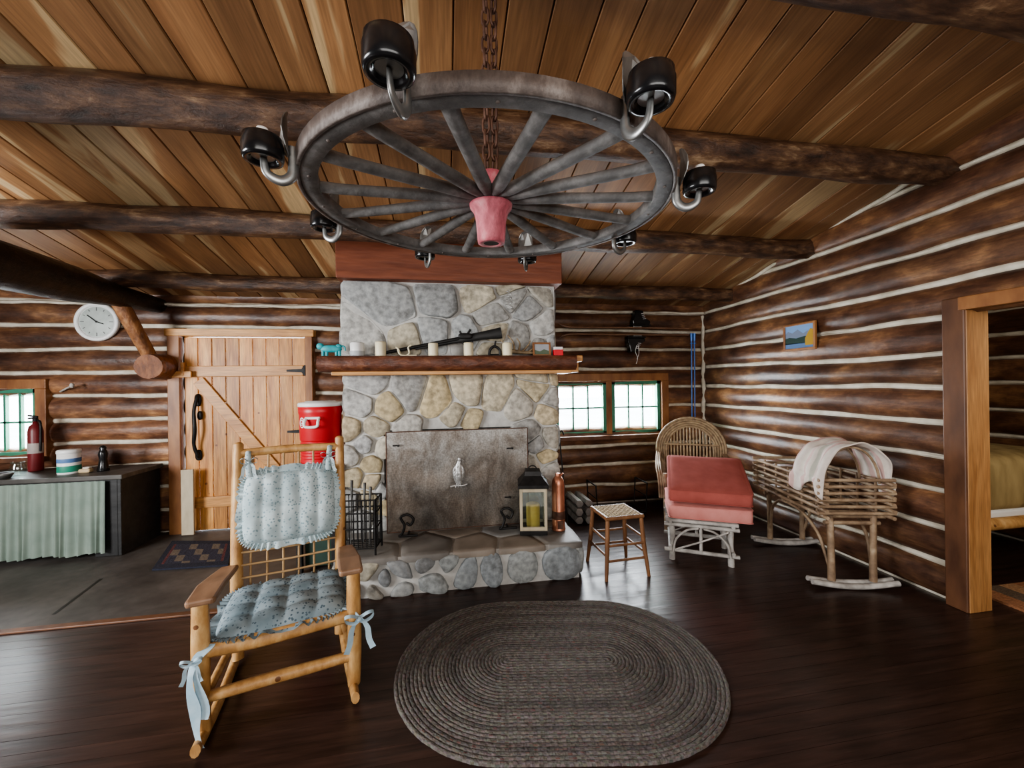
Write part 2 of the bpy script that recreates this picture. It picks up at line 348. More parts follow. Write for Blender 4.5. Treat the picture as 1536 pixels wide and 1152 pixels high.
def lay(mb,cells,fn,depth,gap,keep=None,seed=1,pal=None,flat=False,cut=.18):
    rn=random.Random(seed)
    for poly in cells:
        cx=sum(p[0] for p in poly)/len(poly); cy=sum(p[1] for p in poly)/len(poly)
        if keep and not keep(cx,cy): continue
        pts=[]
        for p in poly:
            d=math.hypot(p[0]-cx,p[1]-cy); f=max(.35,1-gap*1.35/max(d,1e-4)); pts.append((cx+(p[0]-cx)*f,cy+(p[1]-cy)*f))
        for it in range(2):
            q=[]; c=cut if it==0 else .25
            for a,b in zip(pts,pts[1:]+pts[:1]): q+=[(a[0]*(1-c)+b[0]*c,a[1]*(1-c)+b[1]*c),(a[0]*c+b[0]*(1-c),a[1]*c+b[1]*(1-c))]
            pts=q
        n=len(pts); dd=depth*rn.uniform(.7,1.25); vs=[]; tx,ty=rn.uniform(-.15,.15),rn.uniform(-.15,.15); sd=rn.random()*30
        pts=[(x+.012*noise.noise(Vector((x*11,y*11,sd))),y+.012*noise.noise(Vector((x*11,y*11,sd+7)))) for x,y in pts] if not flat else pts
        prof=[(1.02,-.02),(1,dd*.5),(.97,dd*.82),(.90,dd*.97),(.5,dd*1.0)] if not flat else [(1,-.02),(1,dd*.7),(.97,dd),(.7,dd),(.4,dd)]
        for s,h in prof:
            for p in pts:
                X,Y=cx+(p[0]-cx)*s,cy+(p[1]-cy)*s
                hh=h+((p[0]-cx)*s*tx+(p[1]-cy)*s*ty+ .016*noise.noise(Vector((X*8,Y*8,sd))) if h>dd*.6 and not flat else 0)
                vs.append(fn(X,Y,hh))
        vs.append(fn(cx,cy,dd*1.0)); L=len(prof); fs=[]
        for i in range(L-1):
            for k in range(n): fs.append((i*n+k,i*n+(k+1)%n,(i+1)*n+(k+1)%n,(i+1)*n+k))
        for k in range(n): fs.append(((L-1)*n+k,(L-1)*n+(k+1)%n,L*n))
        c=rn.choice(pal); v=rn.uniform(.86,1.1); mb.col=tuple(a*v for a in c); mb.add(vs,fs,True)
fg=MB(); fg.box2((-5.5,3.15,0),(-.86,D-.02,.0125)); fg.col=(.25,.22,.2)
sa,sb_=onZ(80,922,.013),onZ(152,868,.013); sd_=(sb_-sa).normalized(); sn=Vector((-sd_.y,sd_.x,0))*.012
fg.add([sa-sn,sa+sn,sb_+sn,sb_-sn],[(0,1,2,3)],False,Matrix.Translation((0,0,.0008)))
fg.build('stone_paving',[M_flag],FL)
fe=MB(); fe.box2((-5.5,3.10,0),(-.86,3.15,.015)); fe.build('edge_strip',M_casing,FL,bevel=.004)
og=MB(); og.box2((-30,D+.4,-.75),(30,60,-.7)); tag(og.build('ground',M_snow),kind='structure')
# ---------------------------------------------------------------- windows
def window(name,x0,x1,npan):
    w=tag(thing(name,None,None,((x0+x1)/2,D,WZ0)),kind='structure')
    t=MB(); y=D-.085; ww=.10
    t.box2((x0-ww,y,WZ1),(x1+ww,D+.06,WZ1+.10)); t.box2((x1,y,WZ0-.02),(x1+ww,D+.06,WZ1))
    t.box2((x0-ww,y,WZ0-.02),(x0,D+.06,WZ1))
    t.build('window_trim',M_trim,w,True,bevel=.006)
    t=MB(); t.box2((x0-ww,y-.05,WZ0-.06),(x1+ww,D+.06,WZ0-.005)); t.build('window_sill',M_casing,w,True,bevel=.008)
    ns=2; sw=(x1-x0)/ns
    t=MB(); t.box2((x0+sw-.04,D-.05,WZ0),(x0+sw+.04,D+.05,WZ1)); t.build('mullion',M_trim,w,True,bevel=.004)
    for i in range(ns):
        a,b=x0+sw*i+(.04 if i else .005),x0+sw*(i+1)-(.005 if i else .04); f=MB(); q=.042; Y0,Y1=D-.045,D+.02
        f.box2((a,Y0,WZ0),(b,Y1,WZ0+q)); f.box2((a,Y0,WZ1-q),(b,Y1,WZ1)); f.box2((a,Y0,WZ0),(a+q,Y1,WZ1)); f.box2((b-q,Y0,WZ0),(b,Y1,WZ1))
        for k in range(1,npan):
            xx=a+q+(b-a-2*q)*k/npan; f.box2((xx-.010,Y0+.02,WZ0),(xx+.010,Y1-.01,WZ1))
        zz=(WZ0+WZ1)/2; f.box2((a,Y0+.02,zz-.010),(b,Y1-.01,zz+.010))
        f.build('sash',M_green,w,True)
        g=MB(); g.box2((a+q,D-.004,WZ0+q),(b-q,D-.001,WZ1-q)); g.build('pane',M_glass,w,True)
window('window_1',wrx0,wrx1,3); window('window_2',wlx0,wlx1,3)
# ---------------------------------------------------------------- plank door
dr=tag(thing('door_1',None,None,((dx0+dx1)/2,D,0)),kind='structure')
p=MB(); n=9; wd=(dx1-dx0-.02)/n; rn=random.Random(2)
for i in range(n):
    k=.82+rn.random()*.36; p.col=(k,k*.97,k*.92); p.box2((dx0+.01+wd*i+.003,D-.06,.02),(dx0+.01+wd*(i+1)-.003,D-.015,DZ-.02))
p.build('planks',M_pine,dr,True,bevel=.006)
zr=[onY(372,557,D).z,onY(372,648,D).z,onY(372,747,D).z]
for z in (zr[0],zr[2]):
    p=MB(); p.box2((dx0+.03,D-.09,z-.06),(dx1-.03,D-.06,z+.06)); p.build('rail',M_pineh,dr,True,bevel=.006)
def diag(a,b):
    a,b=Vector(a),Vector(b); d=(b-a); L=d.length; an=math.atan2(d.z,d.x)
    return Matrix.Translation((a+b)/2)@Matrix.Rotation(-an,4,'Y'),L
M_,L_=diag((dx0+.16,D-.073,zr[0]-.10),(dx1-.18,D-.073,zr[2]+.12))
p=MB(); p.box((0,0,0),(L_,.026,.12),M_); p.build('brace',M_pineh,dr,True,bevel=.005)
for z in zr[:2]:
    h=MB(); h.prism([(0,-.012),(0,.012),(.16,.02),(.18,.05),(.2,.05),(.2,-.05),(.18,-.05),(.16,-.02)],.012,Matrix.Translation((dx1-.2,D-.094,z))@Matrix.Rotation(PI/2,4,'X'))
    h.tube([(dx1,D-.11,z-.06),(dx1,D-.11,z+.06)],.014,8); h.build('hinge',M_blackm,dr,True)
h=MB(); hx=dx0+.14
h.tube(cat([(hx,D-.07,1.52),(hx+.02,D-.10,1.50),(hx+.01,D-.14,1.35),(hx+.02,D-.15,1.15),(hx,D-.13,.98),(hx+.02,D-.1,.86),(hx+.01,D-.07,.83)],5),[.012,.018,.016,.02,.016,.02,.012],8,wob=.25)
h.sell((hx+.01,D-.07,1.47),(.07,.03,.14),.8,.8); h.sell((hx+.01,D-.07,.86),(.07,.03,.12),.8,.8); h.sell((hx+.04,D-.09,1.3),(.05,.04,.1),.8,.8)
h.build('door_handle',M_blackm,dr,True)
h=MB(); lz=onY(285,562,D).z; h.box2((dx0-.09,D-.15,lz-.035),(dx0+.13,D-.125,lz+.035)); h.box2((dx0+.03,D-.155,lz-.02),(dx0+.06,D-.12,lz+.13)); h.build('wooden_latch',M_pineh,dr,True,bevel=.006)
h=MB(); h.box2((dx0-.12,D-.12,0),(dx0,D+.03,DZ)); h.box2((dx1,D-.12,0),(dx1+.08,D+.03,DZ)); h.build('door_jamb',M_trim,dr,True,bevel=.006)
h=MB(); h.box2((dx0-.14,D-.13,DZ-.01),(dx1+.10,D+.03,DZ+.07)); h.build('door_header',M_pineh,dr,True,bevel=.006)
# ---------------------------------------------------------------- doorway into the bedroom
dw=tag(thing('door_2',None,None,(XR,DY1,0)),kind='structure')
h=MB(); h.box2((XR-.06,DY1-.012,0),(XR+.13,DY1+.02,DTOP)); h.build('jamb_lining',M_lining,dw,True,bevel=.004)
h=MB(); h.box2((XR-.075,DY1-.008,0),(XR-.02,DY1+.115,DTOP+.09)); h.build('casing',M_casing,dw,True,bevel=.006)
h=MB(); h.box2((XR-.085,DY0-.12,DTOP),(XR-.02,DY1+.02,DTOP+.09)); h.box2((XR-.04,DY0,DTOP-.0),(XR+.20,DY1,DTOP+.03)); h.build('head_casing',M_trim,dw,True,bevel=.006)
h=MB(); h.box2((XR-.10,DY0-.12,0),(XR-.02,DY0-.012,DTOP)); h.box2((XR-.04,DY0-.03,0),(XR+.20,DY0,DTOP)); h.build('near_casing',M_casing,dw,True,bevel=.006)
wbd=MB(); log_rows(wbd,'y',5.5,-1,-1.0,4.9,15,[],5); log_rows(wbd,'x',4.85,-1,XR+.17,5.5,11,[],6,step=.3); log_rows(wbd,'x',-.8,1,XR+.17,5.5,16,[],7,step=.3)
tag(wbd.build('wall_bedroom',[M_logy,M_chink]),kind='structure')
bd=thing('bed','bed with gold brown quilt on a log frame, beyond the doorway','bed',(4.72,3.12,0))
b=MB(); b.sell((0,0,.72),(1.26,1.24,.50),.3,.16); b.build('quilt',M_quilt,bd)
b=MB(); b.box((0,0,.47),(1.2,1.2,.08)); b.build('mattress_base',M_white,bd,bevel=.02)
for sy in(-1,1):
    b=MB(); b.tube([(-.62,sy*.64,.42),(0,sy*.64,.42),(.64,sy*.64,.42)],.05,12,wob=.12); b.build('side_rail',M_peel,bd)
for sx in(-1,1):
    for sy in(-1,1):
        b=MB(); b.tube([(sx*.62,sy*.62,0),(sx*.62,sy*.62,.65)],.05,10,wob=.1); b.build('bedpost',M_peel,bd)
rg=MB()
for i in range(10): rg.col=[(.30,.13,.06),(.12,.08,.05),(.36,.2,.10)][i%3]; rg.box((-.63+.14*i,0,.008),(.14,.8,.016))
tag(rg.build('floor_rug',M_mat,at=(4.55,1.95,0)),'striped rust brown floor rug just inside the bedroom doorway','rug')
# ---------------------------------------------------------------- ceiling logs and tie beam
def clog(Y,z0,z1,r0,r1,label,x0=-5.5,x1=XR):
    m=MB(); n=140; m.tube([(x0+(x1-x0)*i/n,Y+.018*noise.noise(Vector((i*.09,Y,2))),z0+(z1-z0)*i/n+.018*noise.noise(Vector((i*.09,Y,7)))) for i in range(n+1)],[r0,r1],22,wob=.20)
    tag(m.build('ceiling_log',M_bark,at=(0,Y,z0),world=True),label,'beam')
Y1=onX(1415,255,XR).y; Y2=onX(1215,372,XR).y; Y3=onX(1100,442,XR).y
clog(Y1,zc(Y1)-.13,zc(Y1)-.08,.125,.10,'thick bark mottled ceiling log passing directly behind the wagon wheel rim')
clog(Y2,zc(Y2)-.09,zc(Y2)-.07,.10,.09,'glossy brown ceiling log crossing just in front of the chimney top')
clog(Y3,zc(Y3)-.08,zc(Y3)-.07,.085,.08,'thinnest ceiling log, lowest on the slope, meeting the chimney sides')
clog(1.32,zc(1.32)-.10,zc(1.32)-.10,.12,.12,'dark ceiling log crossing the upper right corner of the photo')
tb=thing('tie_beam','near black log beam at the left with a diagonal brace below it','beam',(-3.1,D,2.5))
m=MB(); m.tube([(-3.12,D-.02,2.52),(-3.12,D-.6,2.51),(-3.12,3.9,2.50),(-3.12,2.5,2.49),(-3.12,.8,2.47)],[.085,.105,.15,.19,.20],16,wob=.12); m.c=[(.2,.19,.18)]*len(m.c); m.build('beam',M_bark,tb,True)
ba=onY(180,455,D-.5); bb=onY(228,540,D-.22)
m=MB(); m.tube(cat([ba+(ba-bb)*.25,ba,(ba+bb)/2,bb],5),[.065,.068,.06],12,wob=.2); m.build('diagonal_brace',M_brace,tb,True)
c0=onY(246,550,D-.12); m=MB(); m.tube([c0+Vector((0,.1,0)),c0,c0+Vector((.02,-.26,-.01))],[.15,.14,.125],16,wob=.06); m.c=[(.75,.6,.5)]*len(m.c); m.build('log_stub',M_brace,tb,True)
# ---------------------------------------------------------------- fireplace
YF=3.68; fx0=onY(513,650,YF).x; fx1=onY(838,650,YF).x; HZ=.30; YH=3.08
hx0,hx1=-.86,1.10
ox0,ox1=onY(577,720,YF).x,onY(793,720,YF).x; oz1=onY(690,642,YF).z
ztop=onY(673,426,YF).z; zbt=zc(YF-.1)-.005
fp=thing('fireplace','tall field stone fireplace with raised stone hearth and red board collar at ceiling','fireplace',((fx0+fx1)/2,YF,0))
m=MB(); m.box2((fx0+.03,YF-.014,0),(ox0,D-.07,zbt+.02)); m.box2((ox1,YF-.014,0),(fx1-.03,D-.07,zbt+.02)); m.box2((ox0,YF-.014,oz1),(ox1,D-.07,zbt+.02)); m.box2((ox0,YF+.5,0),(ox1,D-.07,oz1))
m.build('chimney_breast',M_mortar,fp,True)
inh=lambda x,z: not(ox0+.02<x<ox1-.02 and z<oz1-.02)
m=MB(); PALY=[(.51,.43,.30),(.54,.45,.29),(.52,.465,.36),(.42,.395,.35),(.45,.435,.41),(.56,.485,.34),(.385,.385,.38),(.51,.475,.40),(.41,.415,.42)]
PALG=[(.43,.43,.42),(.39,.405,.415),(.48,.46,.41),(.51,.465,.37),(.45,.45,.44),(.41,.42,.425)]
fF=lambda x,z,h:(x,YF-h,z)
lay(m,vor_cells(54,fx0,fx1,HZ,1.72,11,1,1.0),fF,.048,.008,inh,3,PALY,cut=.14)
lay(m,vor_cells(18,fx0,fx1-.03,1.86,ztop,15,1,1.0),fF,.046,.009,None,8,PALG,cut=.14)
lay(m,vor_cells(20,YF,D-.1,HZ,ztop,17,2),lambda y,z,h:(fx0+.03-h,y,z),.05,.012,None,8,PALG)
lay(m,vor_cells(20,YF,D-.1,HZ,ztop,18,2),lambda y,z,h:(fx1-.03+h,y,z),.05,.012,None,8,PALG)
m.build('stonework',M_stone,fp,True)
m=MB(); m.box2((hx0+.04,YH+.03,0),(hx1-.04,YF,HZ-.02)); m.build('hearth',M_mortar,fp,True)
m=MB(); PALB=[(.35,.375,.385),(.29,.32,.345),(.43,.40,.33),(.38,.395,.40),(.28,.295,.31),(.41,.395,.36)]
lay(m,vor_cells(14,hx0,hx1,-.02,HZ-.01,31,2,1.0),lambda x,z,h:(x,YH+.04-h,z),.045,.018,None,6,PALB,cut=.27)
lay(m,vor_cells(5,YH,YF,0,HZ-.03,33,2),lambda y,z,h:(hx1-.04+h,y,z),.045,.013,None,6,PALB)
lay(m,vor_cells(5,YH,YF,0,HZ-.03,34,2),lambda y,z,h:(hx0+.04-h,y,z),.045,.013,None,6,PALB)
m.build('hearth_stones',M_stone,fp,True)
m=MB(); lay(m,vor_cells(9,hx0,hx1,YH,YF+.02,41,2,1.0),lambda x,y,h:(x,y,HZ-.03+h),.03,.004,None,6,[(1,1,1),(.85,.9,.95),(1.15,1.05,.95)],flat=True,cut=.08)
m.col=(1.5,1.5,1.5); m.box2((hx0+.02,YH+.02,HZ-.05),(hx1-.02,YF,HZ-.006)); m.build('hearth_slab',M_slate,fp,True)
m=MB(); bx0,bx1=onY(503,400,YF-.12).x,onY(843,410,YF-.12).x
m.box2((bx0,YF-.12,ztop-.0),(bx1,D-.5,zbt)); m.build('board_collar',M_redwood,fp,True,bevel=.008)
MY0,MZ1=3.36,onY(673,533,3.36).z; MZ0=onY(673,556,3.36).z
mx0,mx1=onY(474,545,MY0).x,onY(876,540,MY0).x
m=MB(); N=60; vs=[]
for i in range(N+1):
    t=mx0+(mx1-.06-mx0)*i/N; w=.02*noise.noise(Vector((t*5,1,0)))+.008*noise.noise(Vector((t*18,4,0)))
    prof=[(YF,MZ0),(MY0+.05+w,MZ0),(MY0+.012+w,MZ0+.03),(MY0+w,(MZ0+MZ1)/2),(MY0+.012+w*.6,MZ1-.015),(MY0+.03,MZ1),(YF,MZ1)]
    vs+=[(t,y,z) for y,z in prof]
K=7; fs=[(i*K+k,(i+1)*K+k,(i+1)*K+(k+1)%K,i*K+(k+1)%K) for i in range(N) for k in range(K)]
m.add(vs,fs,True); m.add(vs[:K],[tuple(range(K))]); m.add(vs[-K:],[tuple(range(K))]); m.build('mantel_shelf',M_mantel,fp,True)
m=MB(); m.box2((mx0+.1,MY0+.05,MZ0-.03),(mx1-.1,YF,MZ0)); m.build('mantel_plank',M_pineh,fp,True,bevel=.004)
m=MB(); m.box2((mx1-.07,MY0+.03,MZ1-.055),(mx1,YF-.05,MZ1)); m.box2((mx1-.13,MY0+.06,MZ0-.02),(mx1-.03,YF-.05,MZ1-.06)); m.build('mantel_end',M_pineh,fp,True,bevel=.006)
# fire screen
SY=3.57; sx0,sx1=onY(580,720,SY).x,onY(792,720,SY).x; sz1=onY(690,645,SY).z
fs_=thing('fire_screen','stained steel sheet closing the fireplace opening, with a silver emblem','fire screen',((sx0+sx1)/2,SY,HZ))
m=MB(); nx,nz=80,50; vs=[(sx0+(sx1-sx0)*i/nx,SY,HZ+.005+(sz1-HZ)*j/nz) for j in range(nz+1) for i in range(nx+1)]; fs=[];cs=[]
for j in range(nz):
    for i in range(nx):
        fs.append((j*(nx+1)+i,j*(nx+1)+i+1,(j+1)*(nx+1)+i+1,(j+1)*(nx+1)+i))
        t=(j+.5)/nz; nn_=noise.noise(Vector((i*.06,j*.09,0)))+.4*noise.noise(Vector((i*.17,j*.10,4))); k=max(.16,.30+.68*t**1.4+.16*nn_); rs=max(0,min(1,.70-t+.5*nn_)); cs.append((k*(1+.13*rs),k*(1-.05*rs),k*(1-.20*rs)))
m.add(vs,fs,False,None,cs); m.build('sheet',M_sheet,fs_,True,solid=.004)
m=MB()
for a,b in (((sx0,SY,HZ+.01),(sx0,SY,sz1)),((sx1,SY,HZ+.01),(sx1,SY,sz1)),((sx0,SY,sz1),(sx1,SY,sz1)),((sx0,SY,HZ+.015),(sx1,SY,HZ+.015))): m.tube([a,b],.005,8)
m.build('screen_frame',M_rust,fs_,True)
ec=onY(688,708,SY); ex,ez=ec.x,ec.z; E=lambda x,y,z:(ex+x,SY+y,ez+z)
m=MB(); m.tube(cat([E(.004,-.014,-.10),E(0,-.018,-.03),E(.0,-.018,.05),E(.008,-.018,.10)],5),[.026,.036,.030,.019],10,flat=(1,.6),up=(1,0,0)); m.sell(E(.010,-.02,.118),(.036,.028,.044),.9,.9)
m.tube([E(.024,-.02,.118),E(.043,-.021,.106)],[.008,.003],6)
for s in(-1,1):
    for k_ in range(3):
        m.tube(cat([E(s*.018,-.014,.065-.02*k_),E(s*(.042-.004*k_),-.016,.02-.025*k_),E(s*(.046-.010*k_),-.012,-.05-.02*k_)],3),[.012,.013,.005],6)
for dx in(-.022,-.004,.016): m.tube([E(dx*.5,-.014,-.09),E(dx*1.3,-.012,-.135)],[.009,.006],6)
m.tube(cat([E(-.075,-.012,-.125),E(-.03,-.016,-.115),E(.03,-.016,-.12),E(.075,-.012,-.11)],4),.008,6); m.build('emblem',M_silver,fs_,True)
for px,py in ((768,672),(598,668),(765,745)):
    q=onY(px,py,SY); m=MB(); m.tube([q+Vector((0,-.004,0)),q+Vector((0,-.03,0))],.009,8); m.tube([q+Vector((-.05,-.012,0)),q+Vector((.0,-.012,0))],.006,6); m.build('screen_catch',M_blackm,fs_,True)
for px,lab in ((612,'black scrolled iron andiron at the left foot of the fire screen'),(762,'black scrolled iron andiron between the fire screen and the lantern')):
    q=onY(px,785,3.47); a=thing('andiron',lab,'andiron',(q.x,3.47,HZ+.004))
    m=MB(); m.tube(cat([(-.07,0,.012),(-.05,0,.03),(-.03,0,.10),(-.06,-.0,.17),(0,0,.19),(.045,0,.15),(.02,0,.10),(-.015,0,.12)],5),.011,8); m.build('scroll',M_blackm,a)
    m=MB(); m.tube([(-.08,0,.011),(.08,0,.011)],.011,8); m.tube([(0,0,.011),(0,.09,.011)],.011,8); m.build('foot',M_blackm,a)
# ---------------------------------------------------------------- mantel objects
def mp(px,Y=3.48): return Vector((onY(px,530,Y).x,Y,MZ1))
def candle(px,w,h,lab,m_=M_wax):
    q=mp(px); t=thing('pillar_candle',lab,'candle',q,group='cream candles on the mantel')
    c=MB(); c.lathe([(0,0),(w*.95,0),(w,.006),(w,h-.01),(w*.93,h),(w*.6,h-.006),(0,h-.008)],20); c.build('wax',m_,t)
    c=MB(); c.tube([(0,0,h-.01),(.002,0,h+.008)],.002,5); c.build('wick',M_blackm,t)
candle(571,.045,.125,'cream pillar candle on the mantel beside the white rope coil')
candle(650,.043,.115,'cream pillar candle on the mantel under the middle of the rifle')
candle(703,.043,.12,'cream pillar candle on the mantel below the rifle lock')
candle(761,.045,.12,'cream pillar candle on the mantel in front of the driftwood branch')
q=mp(536); t=thing('candle_jar','white candle in a grey banded jar, second object from mantel left end','candle',q)
c=MB(); c.lathe([(0,0),(.055,0),(.06,.01),(.06,.045)],20); c.c=[(.42,.44,.45)]*len(c.c); c.build('jar_base',M_tint,t)
c=MB(); c.lathe([(.056,.045),(.058,.11),(.05,.118),(0,.115)],20); c.build('wax',M_white,t)
q=mp(497); t=thing('carved_animal','turquoise carved animal figure at the left end of the mantel','figurine',q)
c=MB(); c.sell((0,0,.065),(.17,.05,.06),.8,.8); c.sell((-.085,0,.085),(.06,.045,.055),.9,.9); c.sell((.06,0,.085),(.05,.04,.04),.9,.9); c.build('body',M_teal,t)
for dx in (-.065,-.035,.04,.065):
    c=MB(); c.tube([(dx,0,.0),(dx,0,.06)],[.012,.014],8); c.build('leg',M_teal,t)
c=MB(); c.tube(cat([(.08,0,.09),(.105,0,.08),(.11,0,.05)],4),.007,6); c.build('tail',M_teal,t)
ra=onY(578,529,3.57); rb=onY(752,496,3.57); ra=ra.copy(); ra.z=max(ra.z,MZ1+.014)
rf=thing('rifle','old dark long rifle propped at a slant across the mantel','rifle',ra)
m=MB(); m.tube([ra,ra+(rb-ra)*.62],[.014,.018],10); m.tube([ra+Vector((0,0,-.006)),ra+(rb-ra)*.3],.008,7); m.build('barrel',M_blackm,rf,True)
m=MB(); m.tube(cat([ra+(rb-ra)*.25+Vector((0,0,-.012)),ra+(rb-ra)*.55+Vector((0,0,-.012)),ra+(rb-ra)*.72+Vector((0,0,-.010)),ra+(rb-ra)*.82+Vector((0,0,-.012)),rb+Vector((0,0,-.02))],4),[.015,.022,.034,.036,.052],10,flat=(1,.45)); m.build('stock',M_dark,rf,True)
c=ra+(rb-ra)*.68
m=MB(); m.sell(c+Vector((0,-.02,.01)),(.13,.035,.055),.7,.7); m.tube([c+Vector((.02,-.02,.03)),c+Vector((.045,-.02,.07))],.010,6); m.tube([c+Vector((-.04,-.02,.03)),c+Vector((-.05,-.02,.055))],.009,6); m.build('lock',M_blackm,rf,True)
m=MB(); m.tube(cat([c+Vector((-.03,0,-.03)),c+Vector((-.01,0,-.070)),c+Vector((.05,0,-.065)),c+Vector((.07,0,-.01))],5),.005,6); m.build('trigger_guard',M_blackm,rf,True)
q=mp(607,3.50); m=MB(); m.tube(cat([(-.075,.02,.085),(-.05,0,.06),(-.035,0,.02),(-.01,0,.010),(.02,0,.012),(.04,0,.035),(.03,.01,.08),(.055,.02,.10)],5),.0075,7); m.tube(cat([(-.06,.01,.075),(-.045,-.012,.03),(-.02,-.014,.010),(.05,-.012,.009),(.10,-.008,.009)],5),.0075,7); tag(m.build('rope_coil',M_wax,at=q),'off white loop of rope hung around the low end of the rifle','rope')
q=mp(775,3.55); t=thing('driftwood_branch','pale brown forked driftwood branch at the right of the mantel','branch',q)
m=MB(); m.tube(cat([(-.16,0,.03),(-.05,0,.05),(.05,0,.04),(.2,0,.035)],4),[.012,.02,.016,.009],8,wob=.3); m.build('stem',M_wicker,t)
for a,b in (((-.1,0,.04),(-.15,.02,.16)),((-.02,0,.05),(-.08,.02,.2)),((.02,0,.05),(.0,-.01,.17)),((.05,0,.045),(.13,.0,.15)),((.1,0,.04),(.19,0,.1))):
    a,b=Vector(a),Vector(b); m=MB(); m.tube(cat([a,(a+b)/2+Vector((.02,0,.01)),b],4),[.011,.007,.004],6,wob=.3); m.build('twig',M_wicker,t)
q=mp(742,3.5); m=MB(); m.tube(cat([(-.05,0,.012),(-.04,0,.06),(0,0,.09),(.045,0,.06),(.05,0,.012)],4),.012,8); m.tube([(0,0,.085),(.01,0,.14)],.009,7); m.tube([(-.05,0,.012),(.05,0,.012)],.01,7); tag(m.build('iron_trivet',M_blackm,at=q),'small black bent iron piece left of the rightmost mantel candle','ironwork')
q=mp(813,3.5); t=thing('picture_frame','small brown framed snapshot standing on the mantel','picture',q,rot=(R(-8),0,0))
m=MB()
for a,b in (((-.085,-.008,0),(.085,.008,.018)),((-.085,-.008,.112),(.085,.008,.13)),((-.085,-.008,.018),(-.067,.008,.112)),((.067,-.008,.018),(.085,.008,.112))): m.box2(a,b)
m.build('frame',M_trim,t,bevel=.003)
m=MB(); m.col=(.35,.36,.38); m.box2((-.067,-.003,.018),(.067,.004,.112)); m.col=(.10,.13,.08); m.prism([(-.067,.018),(.067,.018),(.067,.05),(.02,.065),(-.02,.045),(-.067,.06)],.002,Matrix.Translation((0,-.003,0))@Matrix.Rotation(PI/2,4,'X')); m.build('print',M_tint,t)
q=mp(837,3.5); t=thing('matchbox','small red and white box at the right end of the mantel','box',q)
m=MB(); m.col=(.7,.02,.03); m.box((0,0,.03),(.085,.05,.06)); m.build('sleeve',M_tint,t,bevel=.003)
m=MB(); m.col=(.8,.8,.78); m.box((0,0,.073),(.08,.048,.026)); m.build('tray',M_tint,t,bevel=.003)
m=MB(); q=onY(763,434,YF-.10); m.tube([(q.x+.02*math.cos(i*.7)*(1+.02*i),q.y+.02*math.sin(i*.7),q.z-i*.0045) for i in range(40)],.004,6)
m.tube([(q.x+.02,q.y,q.z),(q.x,YF-.03,q.z+.02)],.004,6); tag(m.build('wire_coil',M_silver,at=q,world=True),'pale twisted wire coil hanging on the upper chimney stones','wire')
# ---------------------------------------------------------------- hearth objects
q=onZ(800,796,HZ+.003); t=thing('candle_lantern','tall black topped lantern with pale wood frame and yellow candle, on the hearth','lantern',q,rz=R(-10))
w=.105; hh=.36
m=MB(); m.box((0,0,.02),(.235,.235,.04)); m.build('base',M_blackm,t,bevel=.006)
for sx in(-1,1):
    for sy in(-1,1):
        m=MB(); m.box((sx*w,sy*w,.04+hh/2),(.024,.024,hh)); m.build('post',M_pale,t,bevel=.003)
for sy in(-1,1):
    for z in(.055,.04+hh-.015):
        m=MB(); m.box((0,sy*w,z),(.2,.02,.03)); m.build('frame_rail',M_pale,t,bevel=.003)
        m=MB(); m.box((sy*w,0,z),(.02,.2,.03)); m.build('frame_rail',M_pale,t,bevel=.003)
m=MB(); z=.04+hh; v=[(-.13,-.13,z),(.13,-.13,z),(.13,.13,z),(-.13,.13,z),(-.13,-.13,z+.03),(.13,-.13,z+.03),(.13,.13,z+.03),(-.13,.13,z+.03),(-.075,-.075,z+.10),(.075,-.075,z+.10),(.075,.075,z+.10),(-.075,.075,z+.10),(-.065,-.065,z+.14),(.065,-.065,z+.14),(.065,.065,z+.14),(-.065,.065,z+.14)]
f=[(3,2,1,0)]
for l in range(3):
    for k in range(4): f.append((l*4+k,l*4+(k+1)%4,l*4+4+(k+1)%4,l*4+4+k))
f.append((12,13,14,15)); m.add(v,f); m.build('roof',M_blackm,t,bevel=.004)
m=MB(); m.tube([(.035*math.cos(a*PI/8),0,z+.145+.03*math.sin(a*PI/8)) for a in range(0,9)],.005,6); m.build('ring_handle',M_blackm,t)
for sy in(-1,1):
    m=MB(); m.box((0,sy*.1,.04+hh/2),(.19,.003,hh-.05)); m.build('glass_pane',M_jar,t); m=MB(); m.box((sy*.1,0,.04+hh/2),(.003,.19,hh-.05)); m.build('glass_pane',M_jar,t)
m=MB(); m.lathe([(0,.042),(.058,.042),(.06,.05),(.06,.235),(.05,.245),(0,.235)],20); m.tube([(0,0,.235),(0,0,.255)],.003,5); tag(m.build('pillar_candle',M_ywax,at=q),'yellow pillar candle inside the black topped lantern','candle')
q=onZ(838,794,HZ+.003); t=thing('copper_canister','tall copper cylinder with domed top standing beside the lantern','canister',q)
m=MB(); m.lathe([(0,0),(.06,0),(.062,.012),(.056,.02),(.056,.40),(.05,.44),(.03,.47),(.018,.475),(.018,.495),(0,.495)],24); m.build('body',M_copper,t)
m=MB(); m.tube([(.018,0,.47),(.045,-.01,.50)],.007,7); m.lathe([(.022,.47),(.024,.49),(.02,.50)],14); m.build('nozzle',M_copper,t)
m=MB(); m.lathe([(.058,.10),(.059,.11),(.059,.16),(.058,.17)],24); m.box((0,-.06,.06),(.05,.012,.07)); m.build('band',M_rust,t)
q=onZ(540,826,HZ+.003); t=thing('wire_rack','black wire rack of upright rods on the hearth left end','rack',q,rz=R(-6))
m=MB(); rx,ry,rh=.145,.09,.42
for sx in(-1,1):
    for sy in(-1,1): m.tube([(sx*rx,sy*ry,0),(sx*rx,sy*ry,rh)],.008,6)
for z in (.05,.20,.32,rh):
    pts=[(-rx,-ry,z),(rx,-ry,z),(rx,ry,z),(-rx,ry,z),(-rx,-ry,z)]
    for a,b in zip(pts,pts[1:]): m.tube([a,b],.006,6)
m.build('frame',M_blackm,t)
m=MB()
